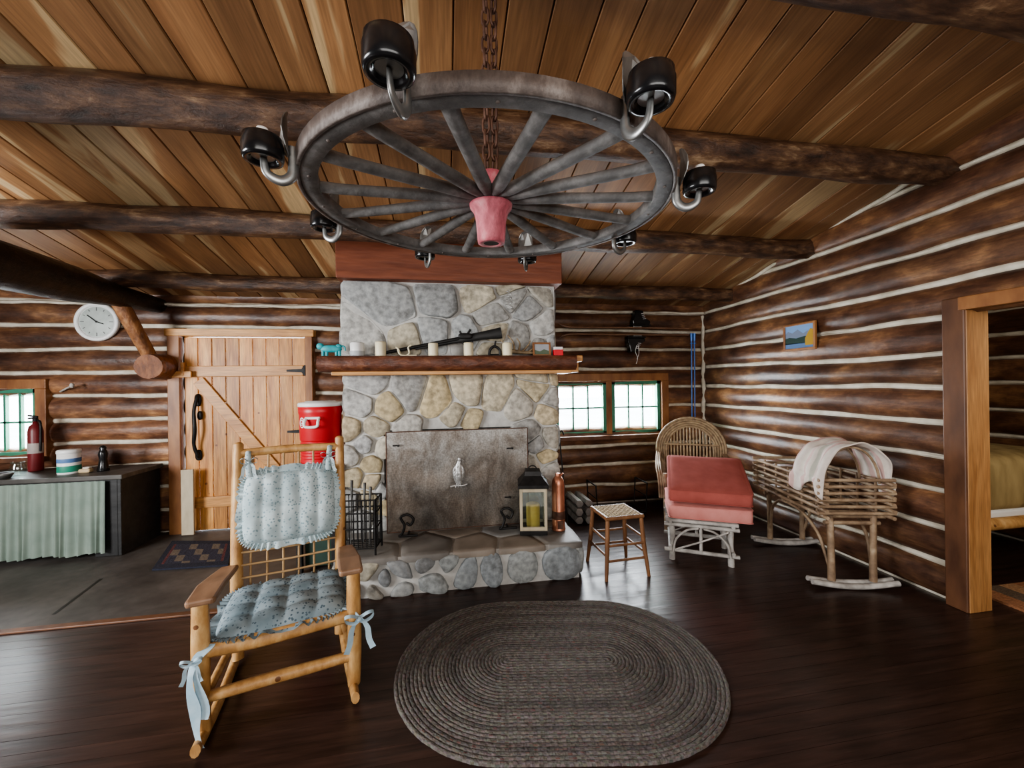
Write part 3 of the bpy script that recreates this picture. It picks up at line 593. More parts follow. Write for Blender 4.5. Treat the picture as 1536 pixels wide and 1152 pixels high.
for i in range(1,9):
    x=-rx+2*rx*i/9; m.tube([(x,-ry,.05),(x,-ry,rh)],.004,5); m.tube([(x,ry,.05),(x,ry,rh)],.004,5)
for i in range(1,5):
    y=-ry+2*ry*i/5
    for s in(-1,1): m.tube([(s*rx,y,.05),(s*rx,y,rh)],.004,5)
    m.tube([(-rx,y,.05),(rx,y,.05)],.004,5)
m.build('wires',M_blackm,t)
for i,(dx,dy,hh_) in enumerate(((-.07,0,.50),(.02,.03,.47),(.08,-.02,.45))):
    f_=thing('roasting_fork','steel roasting fork standing in the black wire rack','fork',W(t,(dx,dy,.056)),group='forks in the wire rack')
    m=MB(); m.tube([(0,0,0),(.01,0,hh_-.12)],.005,6); m.build('shank',M_steel,f_)
    m=MB(); m.tube([(.01,0,hh_-.13),(.014,0,hh_)],[.008,.012],8); m.build('grip',M_steel,f_)
# ---------------------------------------------------------------- cooler on a dark green stand
ck=Vector((onY(484,650,3.72).x-.02,3.74,0)); zb=onY(484,698,3.55).z
t=thing('utility_stand','dark green stand half hidden behind the rocking chair','stand',ck)
m=MB(); m.box((0,0,zb-.02),(.34,.34,.04)); m.build('stand_top',M_dark,t,bevel=.005)
for sx in(-1,1):
    for sy in(-1,1): m=MB(); m.box((sx*.14,sy*.14,(zb-.04)/2+.008),(.045,.045,zb-.056)); m.build('leg',M_dark,t,bevel=.004)
m=MB(); m.col=(.03,.06,.045); m.box((0,0,.25),(.22,.22,.40)); m.build('lower_box',M_tint,t,bevel=.01)
t=thing('drink_cooler','red round drink cooler with white lid beside the plank door','cooler',(ck.x,ck.y,zb),rz=R(-5))
m=MB(); pr=[(0,0),(.158,0),(.165,.012)]
for i in range(7): pr+=[(.165,.03+i*.025),(.159,.036+i*.025),(.159,.044+i*.025),(.165,.05+i*.025)]
pr+=[(.168,.21),(.172,.42),(.178,.44),(.180,.49),(.172,.495),(0,.495)]; m.lathe(pr,32); m.build('body',M_red,t)
m=MB(); m.lathe([(.174,.493),(.182,.496),(.183,.515),(.175,.528),(.13,.532),(.12,.54),(0,.54)],32); m.build('lid',M_white,t)
m=MB(); m.tube(cat([(-.05,-.17,.40),(-.055,-.20,.37),(-.045,-.205,.33),(.045,-.205,.33),(.055,-.2,.37),(.05,-.17,.40)],4),.012,8); m.tube([(-.06,-.172,.40),(.06,-.172,.40)],.012,8); m.build('handle',M_white,t)
A=R(-125)
m=MB(); m.add([(.1745*math.cos(A+(math.cos(k*PI/12)*.035)/.172),.1745*math.sin(A+(math.cos(k*PI/12)*.035)/.172),.36+.045*math.sin(k*PI/12)) for k in range(24)]+[(.1745*math.cos(A+(math.cos(k*PI/12)*.027)/.172),.1745*math.sin(A+(math.cos(k*PI/12)*.027)/.172),.36+.036*math.sin(k*PI/12)) for k in range(24)],[(k,(k+1)%24,24+(k+1)%24,24+k) for k in range(24)])
for z0,z1,a0,a1 in ((.335,.385,-.018,-.010),(.335,.343,-.018,.0),(.335,.385,.006,.014),(.352,.36,-.005,.02),(.377,.385,-.01,.014)):
    m.add([(.1745*math.cos(A+a/.172),.1745*math.sin(A+a/.172),z) for a,z in ((a0,z0),(a1,z0),(a1,z1),(a0,z1))],[(0,1,2,3)])
m.build('logo',M_white,t)
# ---------------------------------------------------------------- wagon wheel chandelier
C=Vector((.178,1.491,2.283)); RO=.655
wh=thing('wagon_wheel_chandelier','grey wagon wheel hung level as a chandelier with eight black lamps','chandelier',C,rot=(R(2.6),0,0))
m=MB(); m.lathe([(RO-.062,-.017),(RO-.058,-.020),(RO-.015,-.020),(RO-.011,-.018),(RO-.011,.018),(RO-.058,.020),(RO-.062,.017)],96,closed=True); m.build('wooden_rim',M_grey,wh)
m=MB(); m.lathe([(RO-.011,-.022),(RO,-.022),(RO+.001,.022),(RO-.011,.022)],96,closed=True)
m.build('iron_tyre',M_iron,wh)
sp0=None; bt0=None
for i in range(16):
    if sp0 is None:
        m=MB(); m.tube([(.055,0,.02),(.12,0,.018),(.25,0,.012),(.42,0,.004),(.53,0,0),(RO-.052,0,0)],[.019,.026,.025,.023,.0225,.024],10,flat=(.75,1)); sp0=m.build('spoke',M_grey,wh); o=sp0
        m=MB(); m.sell((0,0,0),(.012,.012,.008),1,1,nu=8,nv=6); bt0=m.build('rim_bolt',M_iron,wh); b_=bt0
    else:
        o=sp0.copy(); COL.objects.link(o); o.parent=wh; b_=bt0.copy(); COL.objects.link(b_); b_.parent=wh
    o.rotation_euler=(0,0,2*PI*i/16+R(6.2)); a=2*PI*(i+.5)/16+R(6.2); b_.location=((RO-.037)*math.cos(a),(RO-.037)*math.sin(a),-.020)
m=MB(); m.lathe([(.03,-.135),(.03,-.145),(.05,-.145),(.053,-.13),(.058,-.06),(.066,-.03),(.080,-.012),(.082,.0),(.06,.002),(.06,.045),(.062,.05),(.058,.075),(.05,.095),(.046,.115),(.03,.115)],28); m.build('hub',M_pink,wh)
m=MB(); m.lathe([(.0295,-.12),(.0295,-.1435)],20); m.build('hub_bore',M_blackm,wh)
ch=MB()
for st in(-1,1):
    z=.10; k=0
    while z<zc(C.y)-C.z+.02:
        pts=[]
        for j in range(12):
            t=2*PI*j/12; pts.append((.0135*math.cos(t),0,.024*math.sin(t)+.007*(1 if math.sin(t)>0 else -1)))
        pts.append(pts[0]); rz=(PI/2 if k%2 else 0)+.5*st
        ch.tube(pts,.0052,6,cap=False,M=Matrix.Translation((st*.016,0,z))@Matrix.Rotation(rz,4,'Z')); z+=.049; k+=1
ch.build('chain',M_rust,wh)
lamps=[]
for i in range(8):
    a=-PI/2+R(22.5)+i*PI/4
    if i==0:
        m=MB(); m.lathe([(0,-.018),(.030,-.018),(.034,-.026),(.042,-.030),(.050,-.029),(.053,-.020),(.053,.014),(.051,.020),(.0495,.034),(.044,.038),(.02,.032),(0,.032)],28); cup=m.build('lamp_cup',M_black,wh)
        m=MB(); m.tube(cat([(-.075,0,.03),(-.075,0,-.02),(-.07,0,-.055),(-.042,0,-.075),(-.008,0,-.06),(0,0,-.02)],6),[.012,.014,.015,.015,.012,.009],8,flat=(.5,1),up=(0,1,0)); m.build('hook',M_steel,cup)
        m=MB(); m.lathe([(0,-.0195),(.029,-.0195)],20); m.build('lamp_base',M_steel,cup)
        m=MB(); n=16
        m.add([(-.064+.02*abs(math.sin(t/n*2*PI))**2,.042*math.sin(t/n*2*PI),.06+.062*math.cos(t/n*2*PI)) for t in range(n)],[tuple(range(n))]); m.build('reflector',M_steel,cup,solid=.003)
        m=MB(); m.lathe([(.018,.028),(.019,.05),(.014,.06),(0,.063)],14); m.build('candle_stub',M_white,cup)
    else:
        o=cup.copy(); COL.objects.link(o); o.parent=wh
        for g_ in list(cup.children): d=g_.copy(); COL.objects.link(d); d.parent=o
        lamps.append((o,a))
lamps.append((cup,-PI/2+R(22.5)))
for o,a in lamps: o.location=(.735*math.cos(a),.735*math.sin(a),-.0); o.rotation_euler=(0,0,a)
# ---------------------------------------------------------------- braided rug
q=Vector((.605,2.19,0)); m=MB(); rn=random.Random(4)
a0=.29; nr=30; pitch=.62/nr
pal=[(.138,.124,.112),(.100,.090,.082),(.155,.140,.126),(.118,.096,.087),(.145,.131,.118),(.086,.076,.070)]
def stad(r,s):
    per=2*PI*r+4*a0; d=s*per
    if d<2*a0: return (-a0+d,-r)
    d-=2*a0
    if d<PI*r: t=d/max(r,1e-4); return (a0+r*math.sin(t),-r*math.cos(t))
    d-=PI*r
    if d<2*a0: return (a0-d,r)
    d-=2*a0; t=d/max(r,1e-4); return (-a0-r*math.sin(t),r*math.cos(t))
seq=[0,2,2,0,3,1,5,3,0,4,2,4,0,1,5,1,3,0,2,4,0,1,4,2,0,3,5,0,4,2]
for k in range(nr):
    r=pitch*(k+.5); nn=max(40,int((2*PI*r+4*a0)/.018)); main=pal[seq[k]]; alt=pal[seq[(k+5)%30]]
    vs=[];fs=[];cs=[]
    for i in range(nn):
        for dr_,z in ((-pitch*.5,.0075),(-pitch*.4,.0108),(-pitch*.15,.0130),(pitch*.15,.0130),(pitch*.4,.0108),(pitch*.5,.0075 if k<nr-1 else 0)):
            x,y=stad(max(r+dr_+.003*noise.noise(Vector((i*.25,k,0))),.001),i/nn); vs.append((x,y,z+.001*((i+k)%2)))
    for i in range(nn):
        nz_=noise.noise(Vector((i*.09,k*3.3,0))); f_=max(0,min(1,.5+1.6*nz_)); base=tuple(a*(1-f_*.5)+b*f_*.5 for a,b in zip(main,alt))
        for j in range(5):
            i2=(i+1)%nn; fs.append((i*6+j,i2*6+j,i2*6+j+1,i*6+j+1)); c=base
            if (i+j)%3==0: c=tuple(v*.72 for v in c)
            if rn.random()<.03: c=(.125,.07,.062)
            cs.append(tuple(v*rn.uniform(.9,1.1) for v in c))
    m.add(vs,fs,True,None,cs)
tag(m.build('braided_rug',M_rug,at=q,rz=-PSI),'oval grey and brown braided rug in the middle of the dark floor','rug')
# ---------------------------------------------------------------- rocking chair
rc=thing('rocking_chair','peeled pine pole rocking chair, nearest seat to the viewer','chair',(-.88,2.35,0),R(16))
BP=[(.10,.20),(.4,.25),(.9,.335),(1.25,.42)]
def yb(z):
    for (a,ya),(b,y_) in zip(BP,BP[1:]):
        if z<=b: return ya+(y_-ya)*(z-a)/(b-a)
    return BP[-1][1]
for s in(-1,1):
    m=MB(); m.tube(cat([(s*.265,yb(.06),.06),(s*.275,yb(.4),.4),(s*.283,yb(.9),.9),(s*.285,yb(1.25),1.25)],9),[.03,.032,.03,.027],12,wob=.18); m.sell((s*.285,yb(1.25),1.25),(.05,.05,.03),1,1,nu=12,nv=8); m.build('back_post',M_peel,rc)
    m=MB(); m.tube(cat([(s*.318,-.27,.04),(s*.322,-.272,.2),(s*.322,-.275,.42),(s*.325,-.275,.63)],7),[.031,.034,.036,.033],12,wob=.18); m.build('front_post',M_peel,rc)
    m=MB(); ap=[(-.345,.040),(-.33,.048),(-.15,.050),(.06,.044),(.27,.034)]
    ol=[(s*.318+w_,y_) for y_,w_ in ap]+[(s*.300-w_,y_) for y_,w_ in ap[::-1]]
    if s<0: ol=[(s*.318-w_,y_) for y_,w_ in ap][::-1]+[(s*.300+w_,y_) for y_,w_ in ap]; ol=ol
    nO=len(ol); zt=lambda y_: .655-.10*max(0,(y_+.2))/.48
    vs=[(x_,y_,zt(y_)-.016) for x_,y_ in ol]+[(x_,y_,zt(y_)+.014) for x_,y_ in ol]
    half=nO//2; fsA=[]
    for k in range(half-1): a_,b_=k,k+1; c_,d_=nO-2-k,nO-1-k; fsA+=[(a_,d_,c_,b_),(nO+a_,nO+b_,nO+c_,nO+d_)]
    fsA+=[(k,(k+1)%nO,nO+(k+1)%nO,nO+k) for k in range(nO)]
    m.add(vs,fsA); m.build('armrest',M_arm,rc,bevel=.010)
    m=MB(); m.tube(cat([(s*.318,-.40,.055),(s*.316,-.28,.03),(s*.30,-.05,.022),(s*.285,.2,.034),(s*.27,.45,.085),(s*.265,.58,.14)],5),[.026,.03,.03,.03,.028,.022],10,flat=(1,.75)); m.build('rocker',M_peel,rc)
    m=MB(); m.tube([(s*.32,-.27,.395),(s*.275,yb(.4),.40)],.026,10,wob=.1); m.build('side_rail',M_peel,rc)
    m=MB(); m.tube([(s*.32,-.27,.17),(s*.268,yb(.2),.20)],.019,10,wob=.1); m.build('side_stretcher',M_peel,rc)
m=MB(); m.tube(cat([(-.345,-.275,.405),(-.1,-.278,.398),(.1,-.277,.402),(.345,-.275,.405)],6),[.028,.033,.032,.028],12,wob=.22); m.build('front_rail',M_peel,rc)
m=MB(); m.tube(cat([(-.335,-.272,.19),(-.1,-.274,.194),(.12,-.27,.189),(.335,-.272,.19)],6),[.022,.026,.025,.022],12,wob=.22); m.build('front_stretcher',M_peel,rc)
m=MB(); m.tube([(-.28,yb(.40),.40),(.28,yb(.40),.40)],.024,10,wob=.1); m.build('rear_rail',M_peel,rc)
m=MB(); m.tube(cat([(-.285,yb(1.20),1.195),(0,yb(1.2)+.01,1.20),(.285,yb(1.20),1.195)],6),[.024,.026,.024],12,wob=.2); m.build('top_rail',M_peel,rc)
for i in range(6):
    y=-.22+.08*i; m=MB(); m.tube([(-.31,y,.395),(.31,y,.395)],.012,6); m.build('seat_slat',M_cane,rc)
for i in range(6):
    xx=-.21+.084*i; m=MB(); m.tube([(xx,yb(z)+.004,z) for z in (.42,.6,.8,1.0,1.195)],.0065,7); m.build('spindle',M_cane,rc)
for z in(.49,.56,.63):
    m=MB(); m.tube([(-.28,yb(z)-.010,z),(0,yb(z)-.004,z-.010),(.28,yb(z)-.010,z)],.0065,7); m.build('back_band',M_cane,rc)
def cushion(mb,w,h,t,tx,ty,back=.35,nu=44,nv=36,M=None):
    for s in(1,-back):
        vs=[]
        for j in range(nv+1):
            for i in range(nu+1):
                u,v=-1+2*i/nu,-1+2*j/nv; d=t*max(0,(1-u**6)*(1-v**6))**.45
                if s>0:
                    f=1
                    if tx: f*=.66+.34*abs(math.sin(PI*tx*(u+1)/2))**.6
                    if ty: f*=.66+.34*abs(math.sin(PI*ty*(v+1)/2))**.6
                    d*=f
                d+=.006*noise.noise(Vector((u*4,v*4,w)))*(1-u**6)*(1-v**6)
                vs.append((w/2*u*math.sqrt(1-.14*v*v*v*v),h/2*v*math.sqrt(1-.14*u**4),s*d))
        fs=[(j*(nu+1)+i,j*(nu+1)+i+1,(j+1)*(nu+1)+i+1,(j+1)*(nu+1)+i) for j in range(nv) for i in range(nu)]
        if s<0: fs=[f[::-1] for f in fs]
        mb.add(vs,fs,True,M)
def ruffle(mb,w,h,out=.035,amp=.012,fr=46,M=None):
    pa,pb=[],[]; n=400
    for k in range(n+1):
        t=2*PI*k/n; u,v=spow(math.cos(t),.42),spow(math.sin(t),.42); x,y=w/2*u*.93,h/2*v*.93
        wv=math.sin(fr*t+2*math.sin(5*t)); dx,dy=math.cos(t),math.sin(t)
        pa.append((x,y,.0)); pb.append((x+dx*(out+.02+.005*wv),y+dy*(out+.02+.005*wv),amp*wv))
    mb.strip(pa,pb,M)
bcl=W(rc,(0,yb(.87)-.04,.875))
bc=thing('back_cushion','pale blue floral ruffled cushion tied to the rocking chair back','cushion',bcl,rot=(R(-13),0,R(16)))
RX=Matrix.Rotation(PI/2,4,'X')
m=MB(RX); cushion(m,.50,.41,.055,5,2); m.build('pad',M_blue,bc)
m=MB(RX); ruffle(m,.50,.42,.028,.013,60); m.build('ruffle',M_blue,bc)
def bow(mb,c,s=1):
    c=Vector(c)
    for d in(-1,1):
        lp=[c+Vector(p)*s for p in cat([(0,0,.006),(d*.03,-.02,.03),(d*.055,-.012,.025),(d*.05,-.0,.0),(d*.02,-.01,-.008),(0,0,-.005)],4)]
        mb.strip(lp,[p+Vector((0,-.018*s,-.006)) for p in lp])
        mb.strip([c+Vector(p)*s for p in cat([(0,0,0),(d*.02,-.015,-.04),(d*.025,-.01,-.09),(d*.04,-.02,-.13)],4)],[c+Vector(p)*s for p in cat([(d*.012,-.01,0),(d*.04,-.02,-.035),(d*.048,-.015,-.09),(d*.062,-.025,-.12)],4)])
    mb.sell(c+Vector((0,-.012*s,0)),(.022*s,.022*s,.02*s),1,1,nu=10,nv=6)
for s in(-1,1):
    m=MB()
    m.tube(cat([(s*.215,-.01,.19),(s*.22,-.04,.28),(s*.225,-.015,.335),(s*.23,.03,.335),(s*.225,.035,.27)],4),[.02,.016,.015,.012,.01],8,flat=(1,.5)); bow(m,(s*.215,-.045,.275),.8); m.build('tie',M_blue,bc)
scl=W(rc,(0,-.03,.435)); sc=thing('seat_cushion','blue grey floral tufted cushion tied on the rocking chair seat','cushion',scl,R(16))
m=MB(); cushion(m,.58,.50,.055,4,4,.25); m.build('pad',M_blue2,sc)
m=MB(); ruffle(m,.60,.52,.028,.014,60); m.build('ruffle',M_blue2,sc)
m=MB(); bow(m,(.345,-.29,-.03),1.25); m.tube(cat([(.27,-.23,0),(.32,-.27,-.005),(.345,-.29,-.03)],4),.009,7,flat=(1,.5)); m.build('tie',M_ribbon,sc)
m=MB()
for d,Lz in((0,-.40),(.03,-.28)):
    cl=cat([(-.30,-.25,.0),(-.345,-.30,-.03),(-.36+d,-.315,-.15),(-.345+d,-.325,-.27),(-.32+d*.7,-.33,Lz)],5); m.strip(cl,[p+Vector((.035+.012*math.sin(i*.6),-.012,.0)) for i,p in enumerate(cl)])
bow(m,(-.34,-.31,-.03),.7); m.build('tie',M_ribbon,sc)
# ---------------------------------------------------------------- small stool
st=thing('rush_stool','small brown wooden stool with woven rush seat right of the hearth','stool',(1.43,3.20,0),R(3))
zs=.485
for sx in(-1,1):
    for sy in(-1,1):
        m=MB(); m.tube([(sx*.19,sy*.19,0),(sx*.165,sy*.16,.25),(sx*.15,sy*.145,zs+.005)],[.014,.019,.017],10); m.build('leg',M_stool,st)
for z in(.15,.27):
    for s in(-1,1):
        m=MB(); k=.17-.06*(z-.2); m.tube([(-k,s*k,z),(k,s*k,z)],.011,8); m.build('stretcher',M_stool,st)
        m=MB(); m.tube([(s*k,-k,z+.04),(s*k,k,z+.04)],.011,8); m.build('stretcher',M_stool,st)
for s in(-1,1):
    m=MB(); m.tube([(-.17,s*.15,zs),(.17,s*.15,zs)],.017,8); m.build('seat_rail',M_stool,st); m=MB(); m.tube([(s*.155,-.16,zs),(s*.155,.16,zs)],.017,8); m.build('seat_rail',M_stool,st)
m=MB()
for i in range(13):
    for j in range(12):
        x,y=-.144+.024*i,-.132+.024*j; k=.8+.4*((i+j)%2); m.col=(k,k,k)
        if (i+j)%2: m.sell((x,y,zs+.012),(.026,.018,.014),.7,.7,nu=8,nv=4)
        else: m.sell((x,y,zs+.012),(.018,.026,.014),.7,.7,nu=8,nv=4)
m.col=(.7,.7,.7); m.box((0,0,zs+.004),(.31,.29,.012)); m.build('woven_seat',M_rush,st)
# ---------------------------------------------------------------- twig footstool, cushions, twig chair
ft=thing('twig_footstool','weathered grey twig footstool holding two thick cushions','footstool',(2.30,3.33,0),R(-30))
w,d,hf=.25,.2,.36
for sx in(-1,1):
    for sy in(-1,1):
        m=MB(); m.tube([(sx*w*.95,sy*d,0),(sx*w*.93,sy*d,.2),(sx*w*.95,sy*d,hf-.03)],[.026,.023,.025],10,wob=.2); m.build('leg',M_wtwig,ft)
for s in(-1,1):
    for z in(.09,hf-.04):
        m=MB(); m.tube([(-w-.05,s*(d+.015),z),(w+.05,s*(d+.015),z)],.018,8,wob=.2); m.build('rail',M_wtwig,ft)
        m=MB(); m.tube([(s*(w+.0),-d-.05,z+.03),(s*(w+.0),d+.05,z+.03)],.016,8,wob=.2); m.build('rail',M_wtwig,ft)
    for q in(-1,1):
        m=MB(); m.tube(cat([(q*w*.92,s*(d+.035),.08),(q*w*.80,s*(d+.038),.20),(q*w*.45,s*(d+.04),.285),(q*.02,s*(d+.04),.31)],5),.010,6); m.build('bent_twig',M_wtwig,ft)
    m=MB(); m.tube([(0,s*(d+.02),.09),(0,s*(d+.02),hf-.04)],.014,7,wob=.2); m.build('upright_twig',M_wtwig,ft)
    m=MB(); m.tube(cat([(-w*.85,s*(d+.035),.10),(0,s*(d+.05),.20),(w*.85,s*(d+.035),hf-.06)],5),.008,6); m.build('bent_twig',M_wtwig,ft)
for i in range(9): m=MB(); m.tube([(-w-.04,-d-.03+i*.0575,hf+.0),(w+.04,-d-.03+i*.0575,hf+.003)],.017,8,wob=.2); m.build('top_slat',M_wtwig,ft)
z0=hf+.020
def pad(mat_,lab,loc,rot,sx,sy,hb,hf_):
    m=MB(); m.sell((0,0,0),(sx,sy,1),.24,.10); m.sell((0,0,.42),(sx+.008,sy+.008,.10),.6,.10); m.sell((0,0,-.42),(sx+.008,sy+.008,.10),.6,.10)
    m.v=[Vector((p.x,p.y,(p.z+.5)*(hf_+(hb-hf_)*(p.y/sy+.5))+.005*noise.noise(Vector((p.x*6,p.y*6,p.z*3))))) for p in m.v]
    tag(m.build('chair_cushion',mat_,at=loc,rot=rot),lab,'cushion')
pad(M_pinkcush,'faded salmon cushion, lower of two on the grey twig footstool',W(ft,(.06,.04,z0)),(0,0,R(-27)),.67,.57,.145,.125)
pad(M_redcush,'brick red folded cushion, upper of two on the grey twig footstool',W(ft,(.075,.09,z0+.172)),(R(6),0,R(-30)),.67,.62,.27,.115)
tc_=thing('twig_armchair','arched brown willow twig armchair in the room corner','chair',(2.68,3.97,0),R(-30))
for s in(-1,1):
    m=MB(); m.tube([(s*.28,-.25,0),(s*.29,-.26,.62)],.024,9,wob=.15); m.build('front_leg',M_twig,tc_)
    m=MB(); m.tube([(s*.27,.24,0),(s*.28,.25,.5),(s*.30,.30,.8)],.024,9,wob=.15); m.build('back_leg',M_twig,tc_)
    for k in range(3):
        m=MB(); m.tube(cat([(s*(.30+.022*k),-.27,.36),(s*(.31+.022*k),-.27,.56),(s*(.33+.022*k),-.15,.66),(s*(.34+.018*k),.1,.70),(s*(.33+.018*k),.3,.78)],5),.012,7); m.build('arm_hoop',M_twig,tc_)
for i in range(5):
    rr=.37-.026*i; m=MB(); m.tube([(rr*math.cos(t),.27+.05*max(0,math.sin(t)),.80+rr*math.sin(t)) for t in [PI*k/20 for k in range(21)]],.0145,8)
    m.tube([(rr,.27,.80),(rr*.93,.25,.40)],.013,8); m.tube([(-rr,.27,.80),(-rr*.93,.25,.40)],.013,8); m.build('back_arch',M_wicker,tc_)
for i in range(15):
    x=-.245+.035*i; top=.80+math.sqrt(max(.01,.265**2-x*x))*1.0; m=MB(); m.tube([(x*.85,.24,.40),(x,.28,.75),(x*1.0,.31,top)],.010,7); m.build('back_twig',M_wicker,tc_)
for z in(.62,.86):
    m=MB(); m.tube([(-.30,.262,z),(0,.285,z),(.30,.262,z)],.012,7); m.build('back_rail',M_wicker,tc_)
for i in range(11): m=MB(); m.tube([(-.28+.056*i,-.26,.40),(-.28+.056*i,.25,.38)],.014,7); m.build('seat_twig',M_twig,tc_)
for y in(-.26,.25):
    m=MB(); m.tube([(-.30,y,.375),(.30,y,.375)],.02,8); m.build('seat_rail',M_twig,tc_); m=MB(); m.tube([(-.30,y,.16),(.30,y,.16)],.016,8); m.build('stretcher',M_twig,tc_)
# ---------------------------------------------------------------- cradle
cr=thing('twig_cradle','rustic twig rocking cradle with log cabin sides along the right wall','cradle',(3.04,2.50,0),math.atan2(-.24,.97))
rn=random.Random(12); CL=.92
j=lambda: rn.uniform(-.003,.003)
for k in range(6):
    z=.562+.050*k
    for s in(-1,1):
        m=MB(); m.tube([(s*.235+j(),-.045+j(),z),(s*.236+j(),.5*CL,z+j()*.5),(s*.235+j(),CL+.045+j(),z)],[.014,.0135,.013],9,wob=.08); m.build('side_pole',M_twig,cr)
    for y in(.0,CL):
        m=MB(); m.tube([(-.275+j(),y,z+.025),(.0,y,z+.025),(.275+j(),y,z+.025)],[.0135,.013,.013],9,wob=.08); m.build('end_pole',M_twig,cr)
for i in range(8): m=MB(); m.tube([(-.24,.05+.116*i,.548),(.24,.05+.116*i,.548)],.013,7); m.build('bottom_slat',M_twig,cr)
for s in(-1,1):
    for i in range(5): m=MB(); m.tube([(s*.216,.10+.18*i,.545),(s*.216,.10+.18*i,.835)],.009,7); m.build('upright_rod',M_twig,cr)
for y in(.05,CL-.05):
    for s in(-1,1):
        m=MB(); m.tube(cat([(s*.15,y,.055),(s*.15,y,.25),(s*.155,y,.45),(s*.16,y,.56)],4),[.025,.023,.022,.022],9,wob=.15); m.build('leg',M_twig,cr)
    for dy in(-.028,.028): m=MB(); m.tube(cat([(-.31,y+dy,.055),(-.15,y+dy,.032),(0,y+dy,.024),(.15,y+dy,.032),(.31,y+dy,.055)],4),[.02,.024,.02],8,wob=.2); m.build('rocker',M_wtwig,cr)
    m=MB(); m.tube([(-.2,y,.50),(.2,y,.50)],.016,8,wob=.2); m.build('cross_rail',M_twig,cr)
for s in(-1,1):
    for y,dy in((.05,1),(CL-.05,-1)):
        m=MB(); m.tube(cat([(s*.155,y+dy*.02,.16),(s*.18,y+dy*.10,.38),(s*.205,y+dy*.25,.50),(s*.225,y+dy*.40,.53)],5),.012,7); m.build('bent_brace',M_twig,cr)
for y in(.05,.24):
    m=MB(); m.tube([(.205*math.cos(PI*k/16),y,.80+.28*math.sin(PI*k/16)) for k in range(17)],.009,7); m.build('hoop',M_twig,cr)
bl=MB(); ns,nk=44,52; pl=[(.66,.58,.52),(.69,.62,.55),(.60,.40,.36),(.68,.58,.52),(.50,.49,.42),(.69,.62,.55),(.62,.44,.40),(.67,.60,.52)]
vs=[];fs=[];cs=[]
for jj in range(ns+1):
    for k in range(nk+1):
        t=PI*(-.09+1.18*k/nk); u=jj/ns; c_,s_=math.cos(t),math.sin(t)
        y=-.01+.31*u+.040*noise.noise(Vector((k*.09,u*1.5,5)))+(.07*(u-.5)*max(0,-c_)); rr=1+.08*noise.noise(Vector((u*3.5,k*.15,2)))-.09*math.sin(PI*u)*max(0,s_)+.016*math.sin(u*18+k*.12)
        if s_<0: x,z=math.copysign(.262,c_)+.014*math.sin(u*14+k*.3),.84+.34*s_*(1+.6*math.sin(u*7+(0 if c_>0 else 2)))
        else: x,z=.252*spow(c_,.9)*rr+.010*math.sin(u*16)*c_,.84+.28*s_*rr
        vs.append((x,y,z))
for jj in range(ns):
    for k in range(nk):
        fs.append((jj*(nk+1)+k,(jj+1)*(nk+1)+k,(jj+1)*(nk+1)+k+1,jj*(nk+1)+k+1)); cs.append(pl[(jj//4)%8])
bl.add(vs,fs,True,None,cs)
tag(bl.build('striped_blanket',M_wool,at=cr.location,rz=cr.rotation_euler.z,solid=.010),'striped cream salmon and green blanket draped over the cradle hoop','blanket')
# ---------------------------------------------------------------- counter on the left
cy0=4.33; cx1=onY(181,715,cy0).x; CTZ=.79
ct=thing('counter','dark worktop counter under the left window','counter',((cx1-5.3)/2,cy0,0))
m=MB(); m.box2((-5.3,cy0-.03,CTZ-.045),(cx1+.03,D-.09,CTZ)); m.build('worktop',M_ctop,ct,True,bevel=.008)
m=MB(); m.box2((cx1-.03,cy0,.014),(cx1,D-.10,CTZ-.045)); m.build('end_panel',M_dark,ct,True,bevel=.004)
m=MB(); m.box2((cx1-.22,cy0,.014),(cx1-.03,cy0+.03,CTZ-.045)); m.build('front_panel',M_dark,ct,True,bevel=.004)
m=MB(); m.box2((-5.3,D-.13,.014),(cx1-.03,D-.10,CTZ-.05)); m.build('back_panel',M_dark,ct,True)
m=MB(); m.box2((-5.3,cy0,CTZ-.10),(cx1-.22,cy0+.025,CTZ-.045)); m.build('curtain_rail',M_dark,ct,True)
m=MB(); xa,xb=onY(-30,760,cy0).x,onY(163,760,cy0).x; n=220; rows=[]
for f_ in (0,.3,.65,1):
    row=[]
    for i in range(n+1):
        x=xa+(xb-xa)*i/n; w=math.sin(i*.42+1.5*math.sin(i*.09)+.5*f_); row.append((x+.012*f_*math.sin(i*.2),cy0-.035-.012*f_+(.005+.010*f_)*w,CTZ-.05-(CTZ-.11)*f_+.01*f_*math.sin(i*.07)))
    rows+=row
m.add(rows,[(r_*(n+1)+i,r_*(n+1)+i+1,(r_+1)*(n+1)+i+1,(r_+1)*(n+1)+i) for r_ in range(3) for i in range(n)],True)
tag(m.build('curtain',M_curt,at=((xa+xb)/2,cy0-.03,0),world=True),'sage green gathered curtain hung below the left worktop','curtain')
def onct(px,Y=4.55): return Vector((onY(px,700,Y).x,Y,CTZ))
q=onct(104,4.5); t=thing('canister','white canister with green and blue bands on the left counter','canister',q)
m=MB(); m.lathe([(0,0),(.08,0),(.082,.01),(.082,.2),(0,.2)],24); m.build('body',M_white,t)
m=MB(); m.col=(.03,.25,.16); m.lathe([(.0825,.02),(.0832,.022),(.0832,.075),(.0825,.08)],24); m.col=(.1,.2,.4); m.lathe([(.0825,.11),(.0832,.112),(.0832,.145),(.0825,.15)],24); m.build('label_band',M_tint,t)
m=MB(); m.lathe([(.084,.198),(.086,.2),(.086,.225),(.08,.232),(0,.232)],24); m.build('lid',M_white,t)
q=onct(155,4.55); m=MB(); m.lathe([(0,0),(.045,0),(.048,.01),(.036,.06),(.03,.12),(.038,.17),(.03,.2),(.024,.21),(.028,.23),(.018,.25),(0,.255)],18); tag(m.build('pepper_mill',M_black,at=q),'black turned mill at the right end of the left counter','mill')
